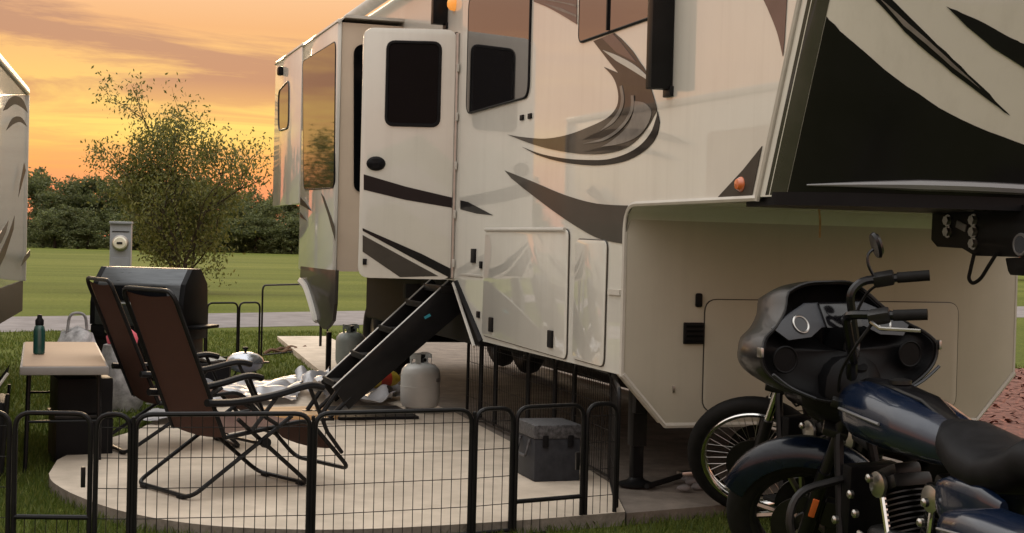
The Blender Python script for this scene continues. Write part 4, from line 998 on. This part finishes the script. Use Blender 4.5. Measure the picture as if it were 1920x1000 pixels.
# --- boards and clutter at the foot of the steps
bd = thing('wooden_board', 'flat wooden board lying at the foot of the black steps', 'board', (-1.02, 3.95, 0), R_(4))
for k in range(4):
    bm = B(); box(bm, (0, -.21+.14*k, .025), (.48, .132, .03), .004); obj('plank', bm, 'wood', bd)
bm = B(); box(bm, (0, -.283, .02), (.48, .012, .04), .002); obj('edge_strip', bm, 'board_edge', bd)
bm = B(); box(bm, (-.46, 4.0, .012), (.62, .74, .022), .006); mt = obj('door_mat', bm, 'leather'); tag(mt, 'dark rubber mat lying under the foot of the black steps', 'mat')
def crumple(name, label, cat, poly, m, h, seed, z=0.012, n=34):
    xs = [p[0] for p in poly]; ys = [p[1] for p in poly]; bm = B(); V = {}
    for i in range(n+1):
        for j in range(n+1):
            x = min(xs)+(max(xs)-min(xs))*i/n; y = min(ys)+(max(ys)-min(ys))*j/n
            a = abs(mnoise.noise((x*3.6+seed, y*3.6, seed)))*1.35 + .35*(.5+.5*mnoise.noise((x*8, y*8+seed, 2)))
            V[i, j] = (x+mnoise.noise((x*6, y*6, seed))*.04, y+mnoise.noise((x*6, y*6, seed+9))*.04, z+h*a)
    ins = inpoly(np.array([V[i, j][:2] for i in range(n+1) for j in range(n+1)]), poly).reshape(n+1, n+1)
    bv = {}
    for i in range(n):
        for j in range(n):
            if ins[i, j] and ins[i+1, j] and ins[i, j+1] and ins[i+1, j+1]:
                q = []
                for k in ((i, j), (i+1, j), (i+1, j+1), (i, j+1)):
                    if k not in bv: bv[k] = bm.verts.new(V[k])
                    q.append(bv[k])
                bm.faces.new(q)
    bmesh.ops.smooth_vert(bm, verts=bm.verts, factor=.5, use_axis_x=True, use_axis_y=True, use_axis_z=True); o = obj(name, bm, m, None, 180); tag(o, label, cat); return o
crumple('plastic_sheet', 'crumpled clear plastic sheet spread on the pad behind the recliners', 'plastic sheet', [(-2.15, 4.35), (-1.5, 4.55), (-.9, 4.7), (-.72, 5.4), (-.62, 6.3), (-1.0, 6.4), (-1.6, 6.0), (-2.05, 4.9)], 'plastic_sheet', .10, 1, n=70)
crumple('plastic_sheet', 'smaller crumpled plastic sheet under the lower end of the black steps', 'plastic sheet', [(-.72, 4.5), (-.12, 4.42), (-.14, 4.7), (.1, 5.0), (-.05, 5.7), (-.55, 5.6)], 'plastic_sheet', .13, 4, n=50)
crumple('white_cloth', 'pale crumpled sheet lying by the legs of the nearer recliner', 'cloth', [(-2.30, 3.5), (-1.75, 3.45), (-1.7, 4.1), (-2.1, 4.25)], 'plastic_sheet', .07, 7, n=24)
wt = crumple('white_cloth', 'white plastic wrapping heaped left of the black steps', 'plastic sheet', [(-.78, 4.55), (-.56, 4.6), (-.45, 5.9), (-.75, 5.8)], 'plastic_sheet', .26, 8, n=26)
yb = thing('charcoal_bag', 'yellow and red paper bag lying behind the black steps', 'bag', (-.20, 4.95, .10), R_(30))
bm = B(); loft(bm, [(-.20, .08, .11, .02), (-.15, .085, .14, .07), (0, .09, .15, .085), (.14, .085, .14, .07), (.2, .08, .12, .02)], 16, 2.6); o = obj('bag_body', bm, 'yellow_bag', yb)
bm = B(); loft(bm, [(-.06, .09, .151, .086), (.06, .09, .151, .086)], 16, 2.6, False); obj('printed_band', bm, 'red_print', o)
# strap by the leg
bm = B(); tube(bm, catmull([G(1212, 912, .02), G(1240, 904, .018), G(1285, 890, .025)], 5), .016, 6); st_ = obj('ratchet_strap', bm, 'rubber'); tag(st_, 'black strap with a metal end lying by the landing leg', 'strap')
bm = B(); p = G(1288, 889, .03); box(bm, p, (.11, .06, .035), .006, Matrix.Rotation(.2, 3, 'Z')); obj('buckle', bm, 'brushed', st_)
for k, (px, py) in enumerate(((1290, 905), (1308, 918), (1282, 921), (1300, 909))):
    p = G(px, py, 0); bm = B(); bmesh.ops.create_icosphere(bm, subdivisions=2, radius=.032)
    for v in bm.verts: v.co = Vector((v.co.x*1.4, v.co.y, v.co.z*.6))*(1+.4*mnoise.noise(v.co*25+Vector((k*5, 0, 0))))
    o = obj('stone', bm, 'gravel', None, 60); o.location = (p.x, p.y, .018); tag(o, 'small rough stone lying on the concrete by the strap end', 'stone', 'stones by the strap end')
for k in range(3):
    a = G(495+18*k, 664-3*k, GZ+.02); bm = B(); tube(bm, catmull([a, a+Vector((.10, .04, .05)), a+Vector((.22, .06, .02)), a+Vector((.3, .12, .045))], 4), .02, 6, rad=None)
    tag(obj('stick', bm, 'brown_leaf'), 'short brown stick lying on the grass by the slab corner', 'stick', 'sticks on the grass by the slab corner')
# --- utility pedestal
p = at(226, 500, 19); mp_ = thing('utility_pedestal', 'grey utility pedestal with a round glass electric meter', 'meter', (p.x, p.y, GZ), R_(-8))
bm = B(); box(bm, (0, 0, .79), (.27, .17, 1.56), .012); obj('cabinet', bm, 'grey_paint', mp_)
bm = B(); box(bm, (0, -.02, 1.575), (.29, .22, .03), .008); obj('cap', bm, 'grey_paint', mp_)
bm = B(); lathe(bm, [(.105, 0), (.105, -.03), (.09, -.035)], 24, (0, -.085, 1.31), 'Y'); obj('meter_ring', bm, 'brushed', mp_)
bm = B(); lathe(bm, [(.088, -.03), (.085, -.10), (.07, -.125), (0, -.13)], 24, (0, -.085, 1.31), 'Y'); mg = obj('meter', bm, 'meter_glass', mp_)
bm = B(); box(bm, (0, -.215, 1.31), (.07, .012, .03), .002); obj('meter_display', bm, 'engine_dark', mg)
bm = B(); box(bm, (0, -.09, .98), (.22, .02, .28), .006); obj('outlet_door', bm, 'grey_paint', mp_)
bm = B(); box(bm, (0, -.088, 1.46), (.22, .012, .012), .002); obj('seam', bm, 'engine_dark', mp_)

# ================================================================== MOTORCYCLES
def motorcycle(name, label, contact, az, steer, lean, style, group):
    h = math.pi/2-az
    MW = Matrix.Translation((contact.x, contact.y, GZ)) @ Matrix.Rotation(h, 4, 'Z') @ Matrix.Rotation(-lean, 4, 'X')
    t = thing(name, label, 'motorcycle', group=group, mw=MW)
    tour = style == 'tour'; R = .335 if tour else .355; RR = .325; WB = 1.62
    rake = R_(28); ax = Vector((-math.sin(rake), 0, math.cos(rake))); Hd = Vector((.17-.88*math.tan(rake), 0, .88))
    S = Matrix.Translation(Hd) @ Matrix.Rotation(steer, 4, ax) @ Matrix.Translation(-Hd)
    paint = 'bike_blue' if tour else 'bike_black'
    # wheels
    def wheel(nm, x, R_w, tw, xf, spoked):
        bm = B(); ring(bm, (x, 0, R_w), R_w-tw, tw, 'Y', 56, 14, .95); wh = obj(nm, bm, 'rubber', t, 60, xf=xf)
        bm = B(); rr = R_w-tw*1.75
        lathe(bm, [(rr-.012, -.038), (rr+.006, -.045), (rr+.012, -.038), (rr-.006, 0), (rr+.012, .038), (rr+.006, .045), (rr-.012, .038), (rr-.02, 0), (rr-.012, -.038)], 56, (x, 0, R_w), 'Y', False); obj('rim', bm, 'chrome' if spoked else 'engine_dark', wh, 60, xf=xf)
        bm = B(); lathe(bm, [(.0, -.085), (.022, -.085), (.03, -.06), (.05, -.05), (.05, -.035), (.03, -.03), (.03, .03), (.05, .035), (.05, .05), (.03, .06), (.022, .085), (0, .085)], 20, (x, 0, R_w), 'Y'); obj('hub', bm, 'engine_dark', wh, xf=xf)
        bm = B()
        if spoked:
            for k in range(40):
                a = 2*math.pi*k/40; b = a+(.35 if k % 2 else -.35); s = .03 if k % 4 < 2 else -.03
                tube(bm, [(x+.045*math.cos(b), s, R_w+.045*math.sin(b)), (x+(rr-.01)*math.cos(a), 0, R_w+(rr-.01)*math.sin(a))], .0018, 4, cap=False)
            obj('spokes', bm, 'brushed', wh, xf=xf)
        else:
            for k in range(5):
                for dlt in (-.13, .13):
                    a = 2*math.pi*k/5+.3; b = a+dlt
                    tube(bm, [(x+.04*math.cos(a), 0, R_w+.04*math.sin(a)), (x+.14*math.cos(a+dlt*.6), 0, R_w+.14*math.sin(a+dlt*.6)), (x+(rr-.008)*math.cos(b), 0, R_w+(rr-.008)*math.sin(b))], .013, 6)
            obj('cast_spokes', bm, 'brushed', wh, xf=xf)
        for s in ((1, -1) if x > -.5 else (1,)):
            bm = B(); lathe(bm, [(.075, -.003), (.145, -.003), (.145, .003), (.075, .003), (.075, -.003)], 36, (x, s*.075, R_w), 'Y', False); obj('brake_disc', bm, 'engine_dark', wh, xf=xf)
        return wh
    wheel('front_wheel', 0, R, .062 if tour else .048, S, not tour)
    wheel('rear_wheel', -WB, RR, .075, None, False)
    # front fender
    bm = B(); rows = []
    a0, a1 = (R_(36), R_(160)) if tour else (R_(60), R_(160))
    for i in range(25):
        a = a0+(a1-a0)*i/24; rad = R+.022+.02*max(0, math.sin(a)); row = []
        wd = .085*(1-.25*abs(i/12-1)**3)
        for j in range(11):
            b = -1.45+2.9*j/10; rad2 = rad - .10*(1-math.cos(b)); row.append(bm.verts.new((rad2*math.cos(a), wd*math.sin(b)*1.0, R+rad2*math.sin(a))))
        rows.append(row)
    for A, D in zip(rows, rows[1:]):
        for j in range(10): bm.faces.new((A[j], A[j+1], D[j+1], D[j]))
    bmesh.ops.solidify(bm, geom=list(bm.faces), thickness=.004)
    if tour: obj('front_fender', bm, paint, t, 60, xf=S)
    else: bm.free()
    # forks
    for s in (-1, 1):
        a = Vector((0, s*.105, R)); off = Vector((-.045, 0, -.02)); top_ = a+off*.3+ax*.70
        bm = B(); tube(bm, [a-ax*.03, a+ax*.30], .030, 12); fk = obj('fork', bm, 'bike_black' if tour else 'engine_dark', t, xf=S)
        bm = B(); tube(bm, [a+ax*.28, top_], .022, 10); obj('fork_tube', bm, 'chrome' if not tour else 'engine_dark', fk, xf=S)
        if tour:
            bm = B(); box(bm, a+ax*.14+Vector((.0, s*.033, 0)), (.026, .010, .085), .004, Matrix.Rotation(-rake, 3, 'Y')); obj('reflector', bm, 'orange_reflector', fk, xf=S)
            bm = B(); box(bm, a+Vector((-.115, -s*.03, .055)), (.07, .05, .12), .014, Matrix.Rotation(-.5, 3, 'Y')); obj('brake_caliper', bm, 'engine_dark', fk, xf=S)
    for zz in (.60, .76):
        c_ = Vector((.01, 0, R))+ax*zz*.82; bm = B(); box(bm, c_, (.10, .26, .035), .01, Matrix.Rotation(-rake, 3, 'Y')); obj('triple_clamp', bm, 'engine_dark', t, xf=S)
    # handlebar
    zb = 0.0 if tour else -.34
    bm = B()
    for s in (-1, 1):
        tube(bm, smoothpath([(-.34, 0, 1.02+zb), (-.35, s*.07, 1.03+zb), (-.37, s*.10, 1.25+zb), (-.42, s*.15, 1.27+zb), (-.55, s*.165, 1.25+zb)], .04, 4), .017, 8)
    tube(bm, [(-.31, .05, .90), (-.34, .05, 1.03+zb)], .022, 8); tube(bm, [(-.31, -.05, .90), (-.34, -.05, 1.03+zb)], .022, 8)
    hb = obj('handlebar', bm, 'bike_black', t, xf=S)
    for s in (-1, 1):
        bm = B(); tube(bm, [(-.55, s*.165, 1.25+zb), (-.67, s*.17, 1.235+zb)], .021, 10); obj('grip', bm, 'rubber', hb, xf=S)
        bm = B(); box(bm, (-.50, s*.165, 1.255+zb), (.08, .055, .05), .012); obj('switch_housing', bm, 'engine_dark', hb, xf=S)
        bm = B(); tube(bm, [(-.47, s*.19, 1.25+zb), (-.50, s*.225, 1.235+zb), (-.64, s*.235, 1.205+zb)], .007, 6); obj('lever', bm, 'brushed', hb, xf=S)
        bm = B(); tube(bm, catmull([(-.48, s*.16, 1.24+zb), (-.40, s*.20, 1.17+zb), (-.30, s*.12, 1.02+zb), (-.25, s*.06, .85)], 5), .006, 6); obj('cable', bm, 'rubber', hb, xf=S)
    if tour:
        ms = -1
        bm = B(); tube(bm, catmull([(-.47, ms*.16, 1.26), (-.455, ms*.17, 1.32), (-.46, ms*.19, 1.355), (-.48, ms*.21, 1.365)], 4), .006, 6); obj('mirror_stem', bm, 'bike_black', hb, xf=S)
        bm = B(); lathe(bm, [(.0, -.014), (.04, -.012), (.05, 0), (.046, .012), (0, .014)], 20, (0, 0, 0), 'X'); bm.transform(Matrix.Translation((-.495, ms*.235, 1.37)) @ Matrix.Rotation(.5, 4, 'Z') @ Matrix.Diagonal((1, .8, 1.1, 1))); obj('mirror', bm, 'bike_black', hb, xf=S)
    # frame
    bm = B()
    for s in (-1, 1): tube(bm, smoothpath([(Hd.x, s*.02, .84), (Hd.x-.02, s*.07, .72), (-.42, s*.12, .22), (-.52, s*.13, .17), (-1.25, s*.13, .17), (-1.35, s*.13, .5)], .06), .019, 8)
    tube(bm, [Hd, (-1.2, 0, .66)], .028, 8); tube(bm, [Hd-ax*.12, Hd+ax*.12], .035, 12)
    obj('frame', bm, 'black_steel', t)
    # tank, console, seat
    if tour:
        secs = [(-.32, .825, .05, .065), (-.36, .83, .10, .095), (-.46, .825, .145, .115), (-.60, .815, .165, .118), (-.76, .795, .16, .108), (-.90, .77, .13, .09), (-1.0, .745, .085, .065), (-1.04, .735, .05, .045)]
    else:
        secs = [(-.36, .76, .05, .06), (-.42, .765, .11, .09), (-.58, .755, .135, .095), (-.8, .72, .11, .08), (-.95, .68, .05, .045)]
    def cat_secs(ss, k=4):
        A = np.array(ss); out = []
        for i in range(len(A)-1):
            for j in range(k): t_ = j/k; t2_ = t_*t_*(3-2*t_)*.35+t_*.65; out.append(tuple(A[i]*(1-t2_)+A[i+1]*t2_))
        out.append(tuple(A[-1])); return out
    bm = B(); loft(bm, cat_secs(secs), 32, 2.35); tk = obj('fuel_tank', bm, paint, t, 60)
    if tour:
        bm = B(); loft(bm, [(-.44, .935, .035, .012), (-.6, .932, .05, .014), (-.8, .90, .045, .014), (-.98, .81, .03, .012)], 14, 2.5); obj('console', bm, 'bike_black', tk)
        bm = B(); lathe(bm, [(.04, 0), (.04, .014), (.02, .02), (0, .02)], 20, (-.62, 0, .94)); obj('filler_cap', bm, 'engine_dark', tk)
        bm = B(); tube(bm, [(-.46, .149, .90-.03), (-.72, .155, .842)], .006, 6); bm.transform(Matrix.Translation((0, .012, -.03))); obj('badge', bm, 'silver_print', tk)
        seat = [(-.93, .80, .07, .05), (-1.0, .775, .135, .075), (-1.12, .735, .18, .08), (-1.24, .715, .195, .075), (-1.34, .735, .19, .08), (-1.42, .78, .17, .085), (-1.55, .785, .15, .06), (-1.72, .79, .12, .045), (-1.80, .78, .07, .02)]
    else: seat = [(-.90, .63, .05, .03), (-1.0, .60, .13, .04), (-1.15, .575, .16, .045), (-1.3, .60, .14, .05), (-1.38, .60, .08, .03)]
    bm = B(); loft(bm, cat_secs(seat), 28, 2.6); obj('seat', bm, 'leather', t, 60)
    # rear fender, bags
    bm = B(); rows = []
    for i in range(17):
        a = R_(15)+R_(150)*i/16; rad = RR+.075
        rows.append([bm.verts.new((-WB+(rad-.12*(1-math.cos(b)))*math.cos(a), .115*math.sin(b), RR+(rad-.12*(1-math.cos(b)))*math.sin(a))) for b in np.linspace(-1.5, 1.5, 9)])
    for A, D in zip(rows, rows[1:]):
        for j in range(8): bm.faces.new((A[j], A[j+1], D[j+1], D[j]))
    bmesh.ops.solidify(bm, geom=list(bm.faces), thickness=.004); obj('rear_fender', bm, paint, t, 60)
    if tour:
        for s in (-1, 1):
            bm = B(); loft(bm, cat_secs([(-1.30, .50, .03, .07, s*.30), (-1.34, .50, .09, .13, s*.30), (-1.48, .49, .115, .165, s*.31), (-1.75, .475, .115, .165, s*.31), (-1.98, .45, .10, .14, s*.31), (-2.05, .44, .04, .08, s*.31)], 3), 24, 4.2); sb = obj('saddlebag', bm, paint, t, 50)
            bm = B(); tube(bm, [(-1.345, s*.39, .575), (-1.5, s*.428, .59), (-1.75, s*.428, .575), (-1.98, s*.41, .535)], .005, 6); obj('lid_seam', bm, 'silver_print', sb)
            bm = B(); loft(bm, [(-1.02, .60, .02, .06, s*.13), (-1.12, .59, .03, .10, s*.16), (-1.30, .585, .03, .10, s*.17), (-1.38, .58, .02, .07, s*.16)], 14, 3); obj('side_cover', bm, paint, t, 50)
    # engine
    eng = obj('engine', (lambda bm: (box(bm, (-.80, 0, .30), (.50, .24, .24), .05, seg=3), box(bm, (-1.08, .02, .34), (.26, .22, .22), .04), bm)[-1])(B()), 'engine_dark', t)
    for sgn, bx_ in ((1, -.70), (-1, -.86)):
        rot = Matrix.Rotation(sgn*R_(22.5), 4, 'Y'); base = Vector((bx_, 0, .38))
        bm = B()
        for k in range(9):
            r_f = .088 if k % 1 == 0 else .07
            lathe(bm, [(.07, k*.02), (r_f, k*.02+.003), (r_f, k*.02+.009), (.07, k*.02+.012)], 20)
        bm.transform(Matrix.Translation(base) @ rot); cy_ = obj('cylinder', bm, 'engine_dark', eng)
        bm = B(); box(bm, (0, 0, .205), (.17, .17, .055), .02); box(bm, (0, 0, .25), (.14, .12, .05), .02); bm.transform(Matrix.Translation(base) @ rot); obj('cylinder_head', bm, 'engine_dark', eng)
        bm = B(); lathe(bm, [(.035, .0), (.05, .012), (.048, .024), (.02, .032), (0, .033)], 20, (0, 0, 0), 'Y'); bm.transform(Matrix.Translation(base+Vector((sgn*.075, .085, .195)))); obj('rocker_cover', bm, 'brushed', eng)
        bm = B(); tube(bm, [base+Vector((sgn*.02-.02, .10, -.05)), base+Vector((sgn*.07, .09, .17))], .012, 8); obj('pushrod_tube', bm, 'chrome', eng)
    bm = B(); lathe(bm, [(.13, .0), (.13, .03), (.10, .05), (0, .055)], 28, (0, 0, 0), 'Y'); bm.transform(Matrix.Translation((-.74, .12, .28)) @ Matrix.Diagonal((1.0, 1, .82, 1))); obj('primary_cover', bm, 'engine_dark', eng)
    bm = B(); lathe(bm, [(.115, .0), (.115, .03), (.09, .05), (0, .055)], 28, (-1.06, .12, .28), 'Y'); obj('clutch_cover', bm, 'engine_dark', eng)
    bm = B(); tube(bm, [(-.60, .17, .40), (-1.02, .165, .33)], .009, 8); obj('shift_rod', bm, 'chrome', eng)
    for k, (x, z) in enumerate(((-.50, .52), (-.56, .46), (-.46, .42), (-.62, .60), (-.95, .50), (-1.0, .58), (-.54, .34), (-.92, .24), (-1.18, .33), (-.66, .23))):
        bm = B(); lathe(bm, [(.016, 0), (.016, .014), (.008, .02), (0, .02)], 10, (x, .13+.02*(k % 3), z), 'Y'); obj('bolt', bm, 'brushed', eng)
    bm = B(); tube(bm, smoothpath([(-.64, -.11, .50), (-.52, -.17, .42), (-.55, -.2, .26), (-1.0, -.2, .22), (-1.9, -.24, .27)], .08), .032, 10); obj('exhaust', bm, 'chrome', t)
    bm = B(); box(bm, (-.42, 0, .45), (.06, .22, .34), .01, Matrix.Rotation(-.1, 3, 'Y')); obj('oil_cooler', bm, 'inner_fairing', t)
    bm = B(); box(bm, (-.70, .27, .26), (.32, .09, .025), .01); box(bm, (-.70, .2, .255), (.06, .12, .02)); obj('footboard', bm, 'rubber', t)
    if tour:
        bm = B(); tube(bm, smoothpath([(-.40, .10, .56), (-.37, .30, .52), (-.38, .34, .36), (-.42, .12, .20)], .08), .016, 8); obj('crash_bar', bm, 'engine_dark', t)
    # side stand reaches the ground on the leaning side
    bm = B(); tube(bm, [(-.78, .13, .18), (-.86, .33, .028+.33*math.tan(lean)*-0.0)], .014, 8); lathe(bm, [(.03, -.0), (.03, .012)], 12, (-.86, .33, .012)); 
    obj('side_stand', bm, 'engine_dark', t)
    if not tour:
        bm = B(); lathe(bm, [(.085, 0), (.09, -.05), (.06, -.11), (0, -.13)], 20, (0, 0, 0), 'X'); bm.transform(Matrix.Translation((-.20, 0, .80))); obj('headlight', bm, 'chrome', t, xf=S)
        bm = B(); loft(bm, [(.0, 0, .02, .02), (.02, 0, .03, .03)], 8); bm.transform(Matrix.Translation((-.3, 0, .86))); obj('gauge', bm, 'engine_dark', t, xf=S)
        return t
    # frame mounted fairing
    half = [(0, 1.185), (.11, 1.18), (.20, 1.14), (.26, 1.06), (.34, .99), (.415, .945), (.455, .89), (.45, .82), (.40, .76), (.31, .705), (.20, .665), (.09, .645), (0, .64)]
    hs = [(v.x, v.y) for v in catmull([(a, b, 0) for a, b in half], 3)]
    full = hs + [(-y, z) for y, z in reversed(hs[1:-1])]
    cz = .87
    def lipx(y, z): return -.30+.20*min(1., max(0, (z-.90)/.24))+.05*(abs(y)/.45)
    layers = [(1.0, 0, 0), (1.005, .06, 0), (.97, .16, -.005), (.88, .26, -.012), (.72, .35, -.02), (.5, .41, -.03), (.25, .44, -.035), (.05, .45, -.035)]
    bm = B(); rs = []
    for s, dx, dz in layers: rs.append([bm.verts.new((lipx(y, z)*(s if s < .8 else 1)+(-.28*(1-s) if s < .8 else 0)+dx, y*s, cz+(z-cz)*s+dz)) for y, z in full])
    for A, D in zip(rs, rs[1:]):
        for j in range(len(full)): bm.faces.new((A[j], A[(j+1) % len(full)], D[(j+1) % len(full)], D[j]))
    bm.faces.new(rs[-1]); FT = Matrix.Translation((-.05, 0, .295)) @ Matrix.Diagonal((1, .88, .85, 1)); fr = obj('fairing', bm, 'bike_black', t, 60, xf=FT)
    inner = [(1.0, .001, 0), (.96, .0, 0), (.93, .03, 0), (.88, .05, 0), (.6, .06, 0), (.3, .05, 0), (.02, .05, 0)]
    bm = B(); rs = []
    for s, dx, dz in inner: rs.append([bm.verts.new((lipx(y, z)+dx, y*s, cz+(z-cz)*s+dz)) for y, z in full])
    for A, D in zip(rs, rs[1:]):
        for j in range(len(full)): bm.faces.new((A[j], A[(j+1) % len(full)], D[(j+1) % len(full)], D[j]))
    obj('inner_fairing', bm, 'inner_fairing', t, 50, xf=FT)
    bm = B(); tube(bm, [(lipx(y, z)-.004, y, z) for y, z in full], .007, 6, closed=True); obj('fairing_edge', bm, 'engine_dark', fr, xf=FT)
    dx_ = -.185; FT0 = FT; SH = Matrix.Identity(4); SH[0][2] = .55; SH[0][3] = -.55*.97; FT = FT0 @ SH
    bm = B(); prism(bm, [(dx_-.02, y, z) for y, z in [(.36, .985), (.27, 1.035), (.15, 1.09), (-.15, 1.09), (-.27, 1.035), (-.36, .985), (-.30, .93), (-.18, .94), (-.11, .98), (.11, .98), (.18, .94), (.30, .93)]], (.02, 0, 0), .005); dash = obj('dash_panel', bm, 'dash_grey', t, xf=FT)
    bm = B(); box(bm, (dx_-.026, 0, 1.035), (.02, .19, .115), .01); obj('screen', bm, 'screen', dash, xf=FT)
    for s in (-1, 1):
        dx_ = -.185; FT = FT0 @ SH; bm = B(); ring(bm, (dx_-.026, s*.215, 1.0), .036, .0045, 'X', 28, 8); g_ = obj('gauge_ring', bm, 'brushed', dash, xf=FT)
        bm = B(); lathe(bm, [(.04, -.002), (.04, .004)], 24, (dx_-.024, s*.215, 1.0), 'X'); obj('gauge_face', bm, 'screen', dash, xf=FT)
        FT = FT0; dx_ = -.235; bm = B(); ring(bm, (dx_+.0, s*.325, .845), .058, .006, 'X', 32, 8); sp_ = obj('speaker', bm, 'inner_fairing', t, xf=FT)
        bm = B(); lathe(bm, [(.058, .0), (.04, .018), (.0, .022)], 28, (dx_-.002, s*.325, .845), 'X'); obj('speaker_cone', bm, 'inner_fairing', sp_, xf=FT)
        bm = B(); box(bm, (-.255, s*.462, .885), (.035, .015, .045), .006); obj('turn_signal', bm, 'brushed', fr, xf=FT)
        bm = B(); tube(bm, catmull([(-.30, s*.43, .79), (-.30, s*.34, .725), (-.30, s*.22, .672)], 5), .007, 6); obj('lower_trim', bm, 'dash_grey', fr, xf=FT)
    bm = B(); loft(bm, [(-.40, .84, .05, .10), (-.32, .88, .13, .14), (-.16, .88, .14, .14), (-.08, .86, .05, .08)], 16, 2.4); obj('steering_cover', bm, 'inner_fairing', t)
    return t
motorcycle('touring_motorcycle', 'dark blue touring motorcycle with a black shark nose fairing, parked nearest the viewer', G(1517, 1120, GZ), -.05, R_(55), R_(2), 'tour', None)
motorcycle('cruiser_motorcycle', 'black cruiser motorcycle behind the blue one, showing only its spoked front wheel and fork', G(1422, 982, GZ), -.08, R_(55), R_(3), 'cruiser', None)
